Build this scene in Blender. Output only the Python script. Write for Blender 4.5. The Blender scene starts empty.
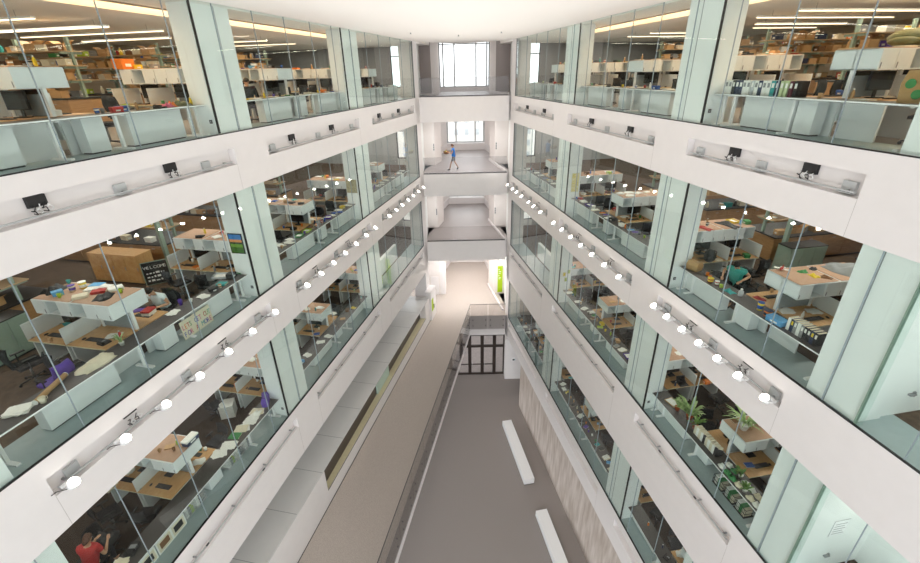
import bpy, bmesh, math, random
from mathutils import Vector, Matrix, Euler
sc = bpy.context.scene
COL = sc.collection
PI = math.pi
# ------------------------------------------------------------------ place
CZ = 22.304                                   # eye height over the ground floor
FL = {5: 20.944, 4: 16.167, 3: 11.377, 2: 5.558, 1: 0.0}
TOP = {5: 23.97, 4: 19.42, 3: 14.58, 2: 8.62}   # glass heads
ANG = {-1: .2169, 1: .1661}
DIST = {-1: 8.632, 1: 8.247}
NAME = {-1: 'left', 1: 'right'}
FLOORWORD = {5: 'top floor', 4: 'second floor down', 3: 'third floor down', 2: 'fourth floor down'}
FR = {}
for s_ in (-1, 1):
    a_ = ANG[s_]
    nrm = Vector((s_ * math.cos(a_), math.sin(a_), 0))
    th = PI / 2 - a_ if s_ < 0 else -PI / 2 + a_
    FR[s_] = Matrix.Translation(nrm * DIST[s_]) @ Matrix.Rotation(th, 4, 'Z')
# in a wall frame: x = distance along the wall (sign flips on the right), y = depth into the offices
def sg(s): return 1 if s < 0 else -1
def frame(s, t, n, z, rot=0.0):
    return FR[s] @ Matrix.Translation((sg(s) * t, n, z)) @ Matrix.Rotation(rot, 4, 'Z')
def turn(s, d):
    """angle that turns a thing's front (its -y side) to the glass, the room, the camera end or the far end"""
    return {'glass': 0, 'room': PI, 'near': -PI / 2 * sg(s), 'far': PI / 2 * sg(s)}[d]

# ------------------------------------------------------------------ materials
def lin(h):
    h = h.lstrip('#'); v = [int(h[i:i + 2], 16) / 255 for i in (0, 2, 4)]
    return tuple(((c / 12.92) if c <= .04045 else ((c + .055) / 1.055) ** 2.4) for c in v) + (1,)
MATS = {}
def mat(name, hexc, rough=.5, noise=0.0, scale=20., metal=0., spec=.5, stretch=None, hex2=None, emit=None, bump=0.):
    if name in MATS: return MATS[name]
    m = bpy.data.materials.new(name); m.use_nodes = True
    nt = m.node_tree; b = nt.nodes['Principled BSDF']
    c = lin(hexc)
    b.inputs['Base Color'].default_value = c
    b.inputs['Roughness'].default_value = rough
    b.inputs['Metallic'].default_value = metal
    b.inputs['Specular IOR Level'].default_value = spec
    if noise or hex2 or bump:
        tc = nt.nodes.new('ShaderNodeTexCoord'); mp = nt.nodes.new('ShaderNodeMapping')
        nz = nt.nodes.new('ShaderNodeTexNoise'); nz.inputs['Scale'].default_value = scale
        nz.inputs['Detail'].default_value = 4
        if stretch: mp.inputs['Scale'].default_value = stretch
        nt.links.new(tc.outputs['Object'], mp.inputs['Vector']); nt.links.new(mp.outputs[0], nz.inputs['Vector'])
        if noise or hex2:
            rp = nt.nodes.new('ShaderNodeValToRGB')
            c2 = lin(hex2) if hex2 else tuple(min(1, x * (1 + noise)) for x in c[:3]) + (1,)
            c1 = c if hex2 else tuple(x * (1 - noise) for x in c[:3]) + (1,)
            rp.color_ramp.elements[0].color = c1; rp.color_ramp.elements[1].color = c2
            rp.color_ramp.elements[0].position = .35; rp.color_ramp.elements[1].position = .65
            nt.links.new(nz.outputs['Fac'], rp.inputs[0]); nt.links.new(rp.outputs[0], b.inputs['Base Color'])
        if bump:
            bp = nt.nodes.new('ShaderNodeBump'); bp.inputs['Strength'].default_value = bump
            nt.links.new(nz.outputs['Fac'], bp.inputs['Height']); nt.links.new(bp.outputs[0], b.inputs['Normal'])
    if emit:
        b.inputs['Emission Color'].default_value = lin(emit[0]); b.inputs['Emission Strength'].default_value = emit[1]
    MATS[name] = m
    return m
def glass(name, tint, ior=1.45, rough=0.0, gain=1.0):
    if name in MATS: return MATS[name]
    m = bpy.data.materials.new(name); m.use_nodes = True
    nt = m.node_tree; nt.nodes.clear()
    o = nt.nodes.new('ShaderNodeOutputMaterial'); mx = nt.nodes.new('ShaderNodeMixShader')
    t = nt.nodes.new('ShaderNodeBsdfTransparent'); g = nt.nodes.new('ShaderNodeBsdfGlossy')
    f = nt.nodes.new('ShaderNodeFresnel'); ge = nt.nodes.new('ShaderNodeNewGeometry')
    mr = nt.nodes.new('ShaderNodeMapRange'); mr.inputs['To Min'].default_value = ior; mr.inputs['To Max'].default_value = 1 / ior
    nt.links.new(ge.outputs['Backfacing'], mr.inputs['Value']); nt.links.new(mr.outputs[0], f.inputs['IOR'])
    t.inputs['Color'].default_value = (*tint, 1); g.inputs['Roughness'].default_value = rough
    g.inputs['Color'].default_value = (gain, gain, gain, 1)
    nt.links.new(f.outputs[0], mx.inputs[0]); nt.links.new(t.outputs[0], mx.inputs[1]); nt.links.new(g.outputs[0], mx.inputs[2])
    nt.links.new(mx.outputs[0], o.inputs['Surface'])
    MATS[name] = m
    return m
WHITE = mat('white paint', '#e6e2e1', .55, .01, 3)
SEAM = mat('seam grey', '#bdb8b5', .7)
CEIL = mat('ceiling white', '#f1ede8', .7)
PIER = mat('pier panel white', '#eff1ef', .45, .01, 2)
LAM = mat('white laminate', '#e4e7e7', .4, .01, 5)
WHITEB = mat('bright white', '#f2f2f2', .45)
BIRCH = mat('birch top', '#d0a673', .45, hex2='#c2925c', scale=6, stretch=(1, 9, 1))
DARKTOP = mat('dark grey worktop', '#4a4543', .4, .05, 60)
BLACK = mat('black plastic', '#17171a', .5)
BLACKF = mat('black fabric', '#1d1d20', .9, .1, 80)
DGREY = mat('dark grey', '#3a3a3d', .5)
MGREY = mat('mid grey', '#85878a', .5)
LGREY = mat('light grey', '#b9bcbd', .5)
METAL = mat('brushed metal', '#a9abad', .35, metal=.9)
GASKET = mat('black gasket', '#141516', .5)
SILI = mat('silicone joint', '#93a0a6', .4)
VINYL = mat('grey vinyl strip', '#a6b4b6', .45, .03, 8)
OFFCARPET = mat('office carpet', '#4b3a2e', .95, hex2='#2d2520', scale=40)
LABFLOOR = mat('lab floor', '#8d8984', .55, .04, 4)
OFFCARPET2 = mat('aisle floor', '#5f4b3b', .8, hex2='#4a392b', scale=8)
CARPET = mat('lobby carpet', '#a09894', .95, hex2='#867e7a', scale=55, bump=.05)
CARPET2 = mat('gallery carpet', '#c2b8b0', .95, hex2='#a59b93', scale=55, bump=.05)
STONE = mat('pale plaster', '#cfc5be', .75, hex2='#b0a398', scale=1.1, stretch=(3.5, 1, .5))
PANELGL = mat('grey wall panel', '#d9d9d7', .2, .015, 1.5)
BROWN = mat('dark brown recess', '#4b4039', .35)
CREAM = mat('cream sill', '#d3cba9', .5, .03, 8)
LIME = mat('lime green', '#a9c80a', .5)
FRAMEBR = mat('bronze door frame', '#3c332f', .4, metal=.3)
BRIDGEF = mat('bridge floor', '#aaa3a0', .4, hex2='#989190', scale=24)
LABGREEN = mat('sage green steel', '#93a698', .45)
LABWOOD = mat('tan bench wood', '#b08a60', .5, hex2='#9b7650', scale=5, stretch=(1, 1, 7))
LABTOP = mat('black bench top', '#2c2b2c', .4)
TANSHELF = mat('tan shelf', '#c0a37e', .5)
WARMWALL = mat('warm back wall', '#b5a38d', .7)
WINGL = glass('office glass', (.942, .98, .966), 1.29)
BALGL = glass('balustrade glass', (.88, .875, .875), 1.3)
CLEAR = glass('clear window glass', (.97, .98, .98), 1.3)
PLASTIC = glass('clear plastic', (.85, .87, .88), 1.4, .1)
LAMPON = mat('lit lamp lens', '#ffffff', .4, emit=('#fff4e6', 20.0))
COVE = mat('warm cove light', '#ffffff', .4, emit=('#ffcb8f', 5.0))
LINEAR = mat('linear lamp diffuser', '#ffffff', .4, emit=('#ffdcb4', 3.2))
SKIN = mat('skin', '#c99b7c', .6); HAIRK = mat('black hair', '#1b1715', .6); HAIRB = mat('brown hair', '#5a3826', .6)
PAL = {}
for nm, h in dict(white='#ecebe6', cream='#ddd3bb', red='#b22a24', orange='#e07a1f', yellow='#e3c52c', green='#3c8a4d', teal='#2f9a9a', blue='#2456a8',
                  navy='#22304f', purple='#5a3aa0', brown='#7a5432', tan='#c29a6b', black='#202022', grey='#8d8f90', pink='#c6567c', lime='#a7c43a',
                  sky='#5b9fd0', kraft='#b08a5a', maroon='#5a2030', olive='#5d5f3c', silver='#c3c6c9', mint='#c3cfa0').items():
    PAL[nm] = mat('colour ' + nm, h, .55, .04, 12)
LEAF = mat('leaf green', '#4f7a3a', .55, hex2='#86a857', scale=9)
LEAFP = mat('pale leaf green', '#86a865', .55, hex2='#c0cf9a', scale=9)
TERRA = mat('terracotta', '#b9552f', .7, .08, 10)
SOIL = mat('soil', '#2b2018', .95)

# ------------------------------------------------------------------ mesh builder
class MB:
    def __init__(s): s.bm = bmesh.new(); s.m = []
    def mi(s, m):
        if m not in s.m: s.m.append(m)
        return s.m.index(m)
    def face(s, vs, m, smooth=False):
        try: f = s.bm.faces.new(vs)
        except ValueError: return
        f.material_index = s.mi(m); f.smooth = smooth
    def box(s, x0, x1, y0, y1, z0, z1, m, M=None):
        x0, x1 = min(x0, x1), max(x0, x1); y0, y1 = min(y0, y1), max(y0, y1)
        P = [Vector(p) for p in ((x0, y0, z0), (x1, y0, z0), (x1, y1, z0), (x0, y1, z0), (x0, y0, z1), (x1, y0, z1), (x1, y1, z1), (x0, y1, z1))]
        if M is not None: P = [M @ p for p in P]
        v = [s.bm.verts.new(p) for p in P]
        for q in ((0, 3, 2, 1), (4, 5, 6, 7), (0, 1, 5, 4), (1, 2, 6, 5), (2, 3, 7, 6), (3, 0, 4, 7)): s.face([v[i] for i in q], m)
        return s
    def prism(s, poly, z0, z1, m, M=None):
        n = len(poly)
        if sum(poly[i][0] * poly[(i + 1) % n][1] - poly[(i + 1) % n][0] * poly[i][1] for i in range(n)) < 0: poly = poly[::-1]
        T = (lambda p: M @ Vector(p)) if M is not None else Vector
        lo = [s.bm.verts.new(T((x, y, z0))) for x, y in poly]; hi = [s.bm.verts.new(T((x, y, z1))) for x, y in poly]
        s.face(lo[::-1], m); s.face(hi, m)
        for i in range(n): s.face([lo[i], lo[(i + 1) % n], hi[(i + 1) % n], hi[i]], m)
        return s
    def lathe(s, prof, m, seg=12, c=(0, 0, 0), M=None, smooth=True, caps=True):
        T = Matrix.Translation(c) if M is None else M
        rings = []
        for r, z in prof:
            rings.append([s.bm.verts.new(T @ Vector((r * math.cos(2 * PI * k / seg), r * math.sin(2 * PI * k / seg), z))) for k in range(seg)])
        for a, b in zip(rings, rings[1:]):
            for k in range(seg): s.face([a[k], a[(k + 1) % seg], b[(k + 1) % seg], b[k]], m, smooth)
        if caps: s.face(rings[0][::-1], m); s.face(rings[-1], m)
        return s
    def cyl(s, p0, p1, r0, m, r1=None, seg=10, smooth=True):
        p0, p1 = Vector(p0), Vector(p1); d = p1 - p0
        if d.length < 1e-6: return s
        M = Matrix.Translation(p0) @ d.to_track_quat('Z', 'Y').to_matrix().to_4x4()
        return s.lathe([(r0, 0), (r0 if r1 is None else r1, d.length)], m, seg, M=M, smooth=smooth)
    def tube(s, pts, r, m, seg=8):
        for a, b in zip(pts, pts[1:]): s.cyl(a, b, r, m, seg=seg)
        return s
    def ball(s, c, r, m, sx=1, sy=1, sz=1, seg=12, rings=8, M=None):
        T = Matrix.Translation(c) if M is None else M @ Matrix.Translation(c)
        rows = []
        for i in range(1, rings):
            p = PI * i / rings
            rows.append([s.bm.verts.new(T @ Vector((r * sx * math.sin(p) * math.cos(2 * PI * k / seg), r * sy * math.sin(p) * math.sin(2 * PI * k / seg), -r * sz * math.cos(p)))) for k in range(seg)])
        b = s.bm.verts.new(T @ Vector((0, 0, -r * sz))); t = s.bm.verts.new(T @ Vector((0, 0, r * sz)))
        for a, c2 in zip(rows, rows[1:]):
            for k in range(seg): s.face([a[k], a[(k + 1) % seg], c2[(k + 1) % seg], c2[k]], m, True)
        for k in range(seg):
            s.face([rows[0][(k + 1) % seg], rows[0][k], b], m, True); s.face([rows[-1][k], rows[-1][(k + 1) % seg], t], m, True)
        return s
    def mesh(s, name):
        me = bpy.data.meshes.new(name)
        s.bm.normal_update(); s.bm.to_mesh(me); s.bm.free()
        for m in s.m: me.materials.append(m)
        return me
    def build(s, name, parent=None, bevel=0):
        if bevel:
            es = [e for e in s.bm.edges if e.is_manifold and len(e.link_faces) == 2 and e.calc_face_angle(0) > .6]
            try: bmesh.ops.bevel(s.bm, geom=es, offset=bevel, segments=2, profile=.6, affect='EDGES', clamp_overlap=True)
            except Exception: pass
        o = bpy.data.objects.new(name, s.mesh(name)); COL.objects.link(o)
        if parent is not None: o.parent = parent
        return o
def empty(name):
    o = bpy.data.objects.new(name, None); COL.objects.link(o); o.empty_display_size = .1
    return o
def copy_tree(o, parent=None):
    c = o.copy(); COL.objects.link(c); c.parent = parent
    for ch in o.children: copy_tree(ch, c)
    return c
THINGS = []
def tag(o, label, cat, M=None, group=None, area=None, key=(0, 0)):
    o['label'] = label; o['category'] = cat
    if group: o['group'] = group
    if M is not None: o.matrix_world = M
    THINGS.append([o, label, area, key])
    return o
PROTO = {}
def use(key, maker, M, label, cat, group=None, area=None, order=(0, 0)):
    """the first use of a kind builds it; later uses copy the thing and its parts"""
    if key not in PROTO: r = PROTO[key] = maker()
    else:
        r = copy_tree(PROTO[key])
        for k in list(r.keys()): del r[k]
    return tag(r, label, cat, M, group, area, order)
def struct(o, M=None):
    o['kind'] = 'structure'
    if M is not None: o.matrix_world = M
    return o
GLYPH = {}
def glyph(ch, size, depth=.004):
    k = (ch, size)
    if k not in GLYPH:
        cu = bpy.data.curves.new('glyph', 'FONT'); cu.body = ch; cu.size = size; cu.extrude = depth; cu.resolution_u = 2
        o = bpy.data.objects.new('glyph', cu); COL.objects.link(o)
        GLYPH[k] = bpy.data.meshes.new_from_object(o.evaluated_get(bpy.context.evaluated_depsgraph_get())); bpy.data.objects.remove(o)
    return GLYPH[k]
for c_ in 'LETSGOUFRAM': glyph(c_, .14)
for c_ in 'WELCOM': glyph(c_, .2)
def letters(txt, size, m, name, parent, M, align='LEFT', depth=.004, mats=None):
    """writing as mesh, one flat text block"""
    me = glyph(txt, size).copy(); me.materials.clear(); me.materials.append(m)
    r = bpy.data.objects.new(name, me); COL.objects.link(r); r.parent = parent; r.matrix_local = M
    return r
# ================================================================== the setting
WIN_N = [0]
def wbox(mb, s, t0, t1, n0, n1, z0, z1, m): mb.box(sg(s) * t0, sg(s) * t1, n0, n1, z0, z1, m)
NICHE = {-1: ((3.95, 10.85), (12.35, 19.2), (20.7, 27.35)), 1: ((6.33, 11.15), (12.7, 19.5), (21.15, 27.7))}
PIERS = {-1: ((2.2, 3.65), (10.5, 11.95), (18.45, 20.1)), 1: ((4.98, 6.03), (10.84, 12.25), (19.0, 20.5))}
T0, T1, TEND = -10.0, 27.72, 31.6
def spandrel(s, L, zb):
    f = FL[L]; mb = MB(); za, zc = f - .82, f - .38
    wbox(mb, s, T0, 28.45, 0, .3, zb, za, WHITE); wbox(mb, s, T0, 28.45, 0, .3, zc, f - .001, WHITE)
    e = T0
    for a, b in NICHE[s]:
        wbox(mb, s, e, a, 0, .3, za, zc, WHITE); wbox(mb, s, a, b, .2, .3, za, zc, WHITE); e = b
        for q in ((a, b) if L < 5 else (b,)) if s < 0 else (a,): wbox(mb, s, q - .004, q + .004, -.0015, .01, zb + .002, za, SEAM)
    wbox(mb, s, e, 28.45, 0, .3, za, zc, WHITE)
    struct(mb.build('wall_' + NAME[s]), FR[s])
for L, zl, zr in ((5, TOP[4], TOP[4]), (4, TOP[3], TOP[3]), (3, 9.3, TOP[2])):
    spandrel(-1, L, zl); spandrel(1, L, zr)
spandrel(1, 2, 3.75)
def offices(s, L):
    f = FL[L]; top = TOP[L]
    mb = MB(); wbox(mb, s, T0, TEND, .3, 1.02, f - .3, f, VINYL); wbox(mb, s, T0, T1, 0, .3, f - .001, f, VINYL)
    struct(mb.build('floor'), FR[s])
    mb = MB(); wbox(mb, s, T0, TEND, 1.02, 14, f - .3, f - .002, OFFCARPET if L < 4 else (OFFCARPET2 if L == 4 else LABFLOOR)); struct(mb.build('floor'), FR[s])
    # piers behind the glass
    for a, b in PIERS[s]:
        if L == 2 and s > 0 and a < 5: a, b = 6.2, 7.55
        mb = MB(); wbox(mb, s, a, b, .1, .66, f, top + .2, PIER)
        j = a + (b - a) * .62
        wbox(mb, s, j - .008, j + .008, .092, .11, f, top + .02, MGREY)
        struct(mb.build('pillar'), FR[s])
    # glass wall
    WIN_N[0] += 1
    k0 = 3.26 if s < 0 else 4.06; st = 1.6 if s < 0 else 1.552
    js = [k0 + st * k for k in range(-9, 20) if T0 + .2 < k0 + st * k < T1 - .3]
    mb = MB()
    wbox(mb, s, T0, T1, -.004, .05, f, f + .02, GASKET)
    for j in js: wbox(mb, s, j - .006, j + .006, .014, .04, f + .035, top, SILI)
    for a, b in PIERS[s]:
        if s > 0 and a < 6.5: continue
        wbox(mb, s, a - .02, a + .02, .014, .06, f + .035, top, GASKET)
    wbox(mb, s, T1 - .06, T1, 0, .08, f, top, MGREY)
    fr = struct(mb.build('window_%d' % WIN_N[0]), FR[s])
    e = T0
    for j in js + [T1 - .06]:
        p = MB(); wbox(p, s, e + .002, j - .002, .02, .034, f + .03, top + .03, WINGL); o = p.build('pane', fr); o['kind'] = 'structure'; e = j
    # shell: back, ends, ceiling
    mb = MB(); wbox(mb, s, T0, TEND, 14, 14.2, f - .3, top + 1, WARMWALL); wbox(mb, s, T0 - .2, T0, 0, 14.2, f - .3, top + 1, WHITE)
    struct(mb.build('wall_' + NAME[s]), FR[s])
    n1, n2 = 1.15, 2.85      # window in the far end wall
    mb = MB()
    wbox(mb, s, TEND, TEND + .2, .8, n1, f, top + 1, PIER); wbox(mb, s, TEND, TEND + .2, n2, 14, f, top + 1, MGREY if L == 5 else LGREY)
    wbox(mb, s, TEND, TEND + .2, n1, n2, f, f + .45, PIER); wbox(mb, s, TEND, TEND + .2, n1, n2, top + .1, top + 1, PIER)
    mb.prism([(sg(s) * T1, .02), (sg(s) * 28.5, .02), (sg(s) * 31.8, .82), (sg(s) * 31.8, .95), (sg(s) * T1, .12)], f, top + .6, PIER)
    struct(mb.build('wall_far'), FR[s])
    WIN_N[0] += 1
    mb = MB()
    for q in (n1, n1 + .55, n2 - .06): wbox(mb, s, TEND + .06, TEND + .14, q, q + .07, f + .45, top + .1, DGREY)
    for z in (f + .45, f + 2.35, top + .04): wbox(mb, s, TEND + .065, TEND + .135, n1, n2, z, z + .07, DGREY)
    fr = struct(mb.build('window_%d' % WIN_N[0]), FR[s])
    p = MB(); wbox(p, s, TEND + .09, TEND + .105, n1 + .02, n2 - .02, f + .46, top + .09, CLEAR); p.build('pane', fr)['kind'] = 'structure'
    if L < 5:
        mb = MB(); wbox(mb, s, T0, TEND, .3, 14, top + .02, top + .3, CEIL); struct(mb.build('ceiling'), FR[s])
    else:
        z = f + 2.98; mb = MB()
        for a, b in ((.05, 1.45), (2.75, 14)): wbox(mb, s, T0, TEND, a, b, z, z + .5, CEIL)
        wbox(mb, s, T0, TEND, 1.45, 2.75, z + .3, z + .5, CEIL)
        for a, b in ((T0, 2.0), (23.5, TEND)): wbox(mb, s, a, b, 1.45, 2.75, z, z + .3, CEIL)
        struct(mb.build('ceiling'), FR[s])
for s in (-1, 1):
    for L in ((5, 4, 3) if s < 0 else (5, 4, 3, 2)): offices(s, L)
# right-hand near end: partition closing the offices beside the third pier
for L in (4, 3):
    f = FL[L]; mb = MB()
    wbox(mb, 1, 5.02, 5.14, .66, 2.2, f, TOP[L] + .02, PIER); wbox(mb, 1, T0, 5.14, 2.2, 2.32, f, TOP[L] + .02, PIER)
    w = struct(mb.build('wall_right'), FR[1])
    mb = MB(); wbox(mb, 1, 4.88, 4.94, .04, .16, f + .01, TOP[L], WINGL); wbox(mb, 1, 4.94, 4.97, .04, .1, f + .01, TOP[L], LABGREEN)
    struct(mb.build('trim_1'), FR[1])
    h = MB(); h.box(-5.019, -4.96, 1.12, 1.26, f + .46, f + .49, METAL); h.box(-5.019, -4.98, 1.23, 1.26, f + .42, f + .53, METAL)
    o = h.build('door_handle'); tag(o, 'metal lever handle on the white end wall, %s right' % FLOORWORD[L], 'handle', FR[1])
mb = MB(); mb.box(-5.019, -5.012, .97, 1.38, FL[3] + 1.18, FL[3] + 1.7, LGREY); mb.box(-5.012, -5.008, .98, 1.37, FL[3] + 1.19, FL[3] + 1.69, WHITEB)
for k in range(5): mb.box(-5.008, -5.006, 1.02, 1.33 - .05 * (k % 2), FL[3] + 1.26 + .08 * k, FL[3] + 1.275 + .08 * k, MGREY)
tag(mb.build('notice_sheet'), 'printed notice taped to the white end wall, third floor down right', 'notice', FR[1])

# corner columns by the bridges
for s in (-1, 1):
    mb = MB(); wbox(mb, s, T1, 28.5, .0, .9, 0 if s > 0 else 5.56, 24.3, WHITE); struct(mb.build('pillar'), FR[s])
# cove lights and linear ceiling lights of the top floor
LINES = {-1: ((10.2, 4.3, 9.5), (12.5, 4.6, 9.2), (14.2, 4.3, 10.2), (16.7, 6.3, 10.5), (19.8, 4.2, 7), (22.3, 4.3, 8.5)),
         1: ((12.95, 4.1, 9.5), (14.75, 4.3, 9.6), (17.0, 6.2, 10.2), (18.6, 7.5, 10.5), (21.0, 4.3, 8), (23, 4.3, 8))}
for s in (-1, 1):
    z = FL[5] + 2.98
    cv = empty('cove_light'); tag(cv, 'long warm cove light in the ceiling behind the glass, top floor %s' % NAME[s], 'ceiling light', FR[s])
    for a, b, z0 in ((1.47, 1.62, .2), (1.86, 1.98, .22), (2.2, 2.36, .22), (2.58, 2.73, .2)):
        m = MB(); wbox(m, s, 2.05, 23.4, a, b, z + z0, z + .3, COVE); m.build('light_strip', cv)
    m = MB(); wbox(m, s, 2.05, 23.4, 2.03, 2.12, z + .06, z + .3, DGREY); m.build('slot_divider', cv)
    for i, (t, a, b) in enumerate(LINES[s]):
        def mk(): return None
        e = empty('linear_light'); M = frame(s, t, (a + b) / 2, z - .22)
        tag(e, 'slim linear ceiling light', 'ceiling light', M, 'linear lights of the top floor', 'top floor ' + NAME[s], (t, a))
        h = (b - a) / 2
        m = MB(); m.box(-.06, .06, -h, h, .02, .07, WHITEB); m.build('housing', e)
        m = MB(); m.box(-.05, .05, -h + .01, h - .01, 0, .02, LINEAR); m.build('diffuser', e)
        for q in (-.8, .8): m = MB(); m.cyl((0, h * q, .07), (0, h * q, .22), .006, MGREY, seg=6); m.build('hanger', e)

# ------------------------------------------------------------------ far end: bridges, recesses, windows
BX0, BX1, BY = -2.3, 3.33, 29.68
REC_L = [(-2.55, 32.75), (-1.62, 32.75), (-1.2, 34.5), (-1.3, 38.0), (-.87, 39.7), (-.87, 41), (-2.55, 41)]
REC_R = [(3.68, 32.75), (2.72, 32.75), (2.47, 34.4), (2.7, 37.6), (2.42, 39.6), (2.42, 41), (3.68, 41)]
TAUPE = mat('taupe wall panel', '#968c89', .6)
WALLB = mat('off-white wall', '#e3ddd9', .6, .01, 3)
for L in (5, 4, 3):
    f = FL[L]
    mb = MB(); mb.box(BX0, BX1, BY, BY + .5, f - 1.5, f - .02, WHITE); mb.box(-2.55, 3.68, BY + .5, 41, f - 1.5, f - .02, WHITE); struct(mb.build('wall_far'))
    mb = MB(); mb.box(BX0, BX1, BY, BY + .5, f - .02, f, BRIDGEF); mb.box(-2.55, 3.68, BY + .5, 41, f - .02, f, BRIDGEF); struct(mb.build('floor'))
for L, zt in ((5, 24.5), (4, FL[5] - 1.5), (3, FL[4] - 1.5), (2, FL[3] - 1.5)):
    f = FL[L]
    for P, nm, x0, x1 in ((REC_L if L < 5 else REC_L[:3] + [(-1.28, 38.2), (-2.55, 38.2)], 'wall_far_left', -2.55, -1.62), (REC_R if L < 5 else REC_R[:3] + [(2.68, 38.2), (3.68, 38.2)], 'wall_far_right', 2.72, 3.68)):
        mb = MB(); mb.prism(P, f, zt, WALLB)
        mb.box(x0, x1 - (.02 if x0 < 0 else -.0), 32.72, 32.75, f + .08, zt, TAUPE if L == 5 else WALLB)
        struct(mb.build(nm))
    mb = MB(); mb.prism([(-1.28, 37.9), (-.85, 39.55), (2.4, 39.5), (2.68, 37.5), (2.8, 41), (-1.4, 41)] if L < 5 else [(-1.28, 37.9), (2.68, 37.9), (2.68, 38.2), (-1.28, 38.2)], f, f + (.55 if L < 5 else .28), WHITE); struct(mb.build('trim_1'))
    mb = MB(); mb.prism([(2.38, 34.45), (2.5, 34.45), (3.33, 29.75), (3.2, 29.75)], f, f + .14, WHITE); struct(mb.build('baseboard_right'))
    WIN_N[0] += 1
    if L == 5:
        mb = MB(); fr0 = f + .28
        for x in (-1.26, -.97, -.1, 1.58, 2.42, 2.6): mb.box(x - .03, x + .09, 37.95, 38.1, fr0, 24.5, LGREY)
        for z in (fr0, 24.2): mb.box(-1.26, 2.66, 38.005, 38.095, z, z + .08, LGREY)
        fr = struct(mb.build('window_%d' % WIN_N[0]))
        p = MB(); p.box(-1.25, 2.65, 38.04, 38.055, fr0, 24.45, CLEAR); p.build('pane', fr)['kind'] = 'structure'
        continue
    mb = MB(); top = zt - .02
    for x in (-.87, -.12, 1.55, 2.3): mb.box(x, x + .12, 40.15, 40.3, f + .55, top, LGREY)
    for z in (f + .55, top - .1): mb.box(-.87, 2.42, 40.205, 40.295, z, z + .08, LGREY)
    fr = struct(mb.build('window_%d' % WIN_N[0]))
    p = MB(); p.box(-.86, 2.41, 40.24, 40.255, f + .56, top, CLEAR); p.build('pane', fr)['kind'] = 'structure'
mb = MB(); mb.box(-2.55, 3.68, 30.2, 41, 24.5, 24.8, CEIL); struct(mb.build('ceiling'))
mb = MB(); mb.box(-9, 10, 30.0, 41, FL[2] - .4, FL[2] - .02, WHITE); mb.box(-9, 10, 29.02, 41, FL[2] - .02, FL[2], CARPET2); struct(mb.build('floor'))
# wall switches on the recess walls
for L in (4, 3):
    for x, y, nm in ((-1.62, 32.70, 'left'), (2.62, 32.7, 'right')):
        e = empty('switch_plate'); tag(e, 'small dark wall controls on the white wall %s of the bridge recess, %s' % (nm, FLOORWORD[L]), 'wall switch', Matrix.Translation((x - (.05 if x < 0 else -.2), y, FL[L] + 1.05)))
        m = MB(); m.box(-.04, .04, -.0, .02, 0, .5, LGREY); m.build('plate', e)
        for k in range(3): m = MB(); m.box(-.03, .03, -.012, 0, .04 + k * .16, .12 + k * .16, DGREY); m.build('switch', e)
# bridge balustrades
for L in (5, 4, 3):
    f = FL[L]; e = empty('glass_balustrade')
    tag(e, 'frameless grey glass balustrade along the front edge of the bridge, %s' % FLOORWORD[L], 'balustrade', Matrix.Translation((.5, BY + .05, f)))
    m = MB(); m.box(BX0 - .45, BX1 - .55, -.02, .03, .001, .05, DGREY); m.build('base_channel', e)
    for k in range(3):
        w = (BX1 - BX0 - .1) / 3; x = BX0 - .45 + k * w
        m = MB(); m.box(x + .004, x + w - .004, -.006, .006, .05, 1.08, BALGL); m.build('glass_panel', e)

# ------------------------------------------------------------------ ceiling over the atrium
def wall_x(s, y): return s * (DIST[s] - math.sin(ANG[s]) * y) / math.cos(ANG[s])
poly = [(wall_x(-1, -11), -11), (wall_x(1, -11), -11), (wall_x(1, 28.9), 28.9)]
poly += [(wall_x(1, 28.9) + (wall_x(-1, 28.9) - wall_x(1, 28.9)) * k / 16, 28.9 + 3.1 * math.sin(PI * k / 16)) for k in range(1, 16)]
poly += [(wall_x(-1, 28.9), 28.9)]
mb = MB(); mb.prism(poly, 23.97, 24.5, CEIL); struct(mb.build('ceiling'))
for i, (x, y) in enumerate(((-2.0, 23), (.2, 25.0), (2.2, 23.6))):
    m = MB(); m.cyl((0, 0, -.05), (0, 0, 0), .03, LGREY, seg=8); m.cyl((0, 0, -.055), (0, 0, -.05), .05, LGREY, seg=8)
    tag(m.build('sprinkler'), 'small sprinkler head in the white atrium ceiling, %s of three' % ('leftmost', 'middle', 'rightmost')[i], 'sprinkler', Matrix.Translation((x, y, 23.97)))

# ------------------------------------------------------------------ gallery level, lobby, doors
def gal_x(y): return -3.08 + (y - 10.48) * .2039
gz = FL[2]
mb = MB(); mb.prism([(wall_x(-1, -6) - .3, -6), (gal_x(-6), -6), (gal_x(29.02), 29.02), (3.4, 29.02), (3.4, 30.2), (-4, 30.2), (wall_x(-1, 29.6) - .3, 29.6)], 3.83, gz - .02, WHITE); struct(mb.build('trim_1'))
mb = MB(); mb.prism([(wall_x(-1, -6) - .3, -6), (gal_x(-6), -6), (gal_x(29.02), 29.02), (gal_x(29.02), 29.3), (-4, 30.2), (wall_x(-1, 29.6) - .3, 29.6)], gz - .02, gz + .001, CARPET2); struct(mb.build('floor'))
mb = MB(); mb.box(-16, 16, -12, 29.3, -.2, 0, CARPET); struct(mb.build('floor'))
CLAD = mat('grey slab cladding', '#8b8480', .5)
mb = MB(); mb.prism([(gal_x(-6) + .002, -6), (gal_x(-6) + .018, -6), (gal_x(29.0) + .018, 29.0), (gal_x(29.0) + .002, 29.0)], 4.42, gz - .03, CLAD); mb.box(gal_x(29.02) + .02, 3.36, 29.004, 29.019, 4.42, gz - .03, mat('pale slab cladding', '#cfc9c5', .5)); struct(mb.build('trim_1'))
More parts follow.
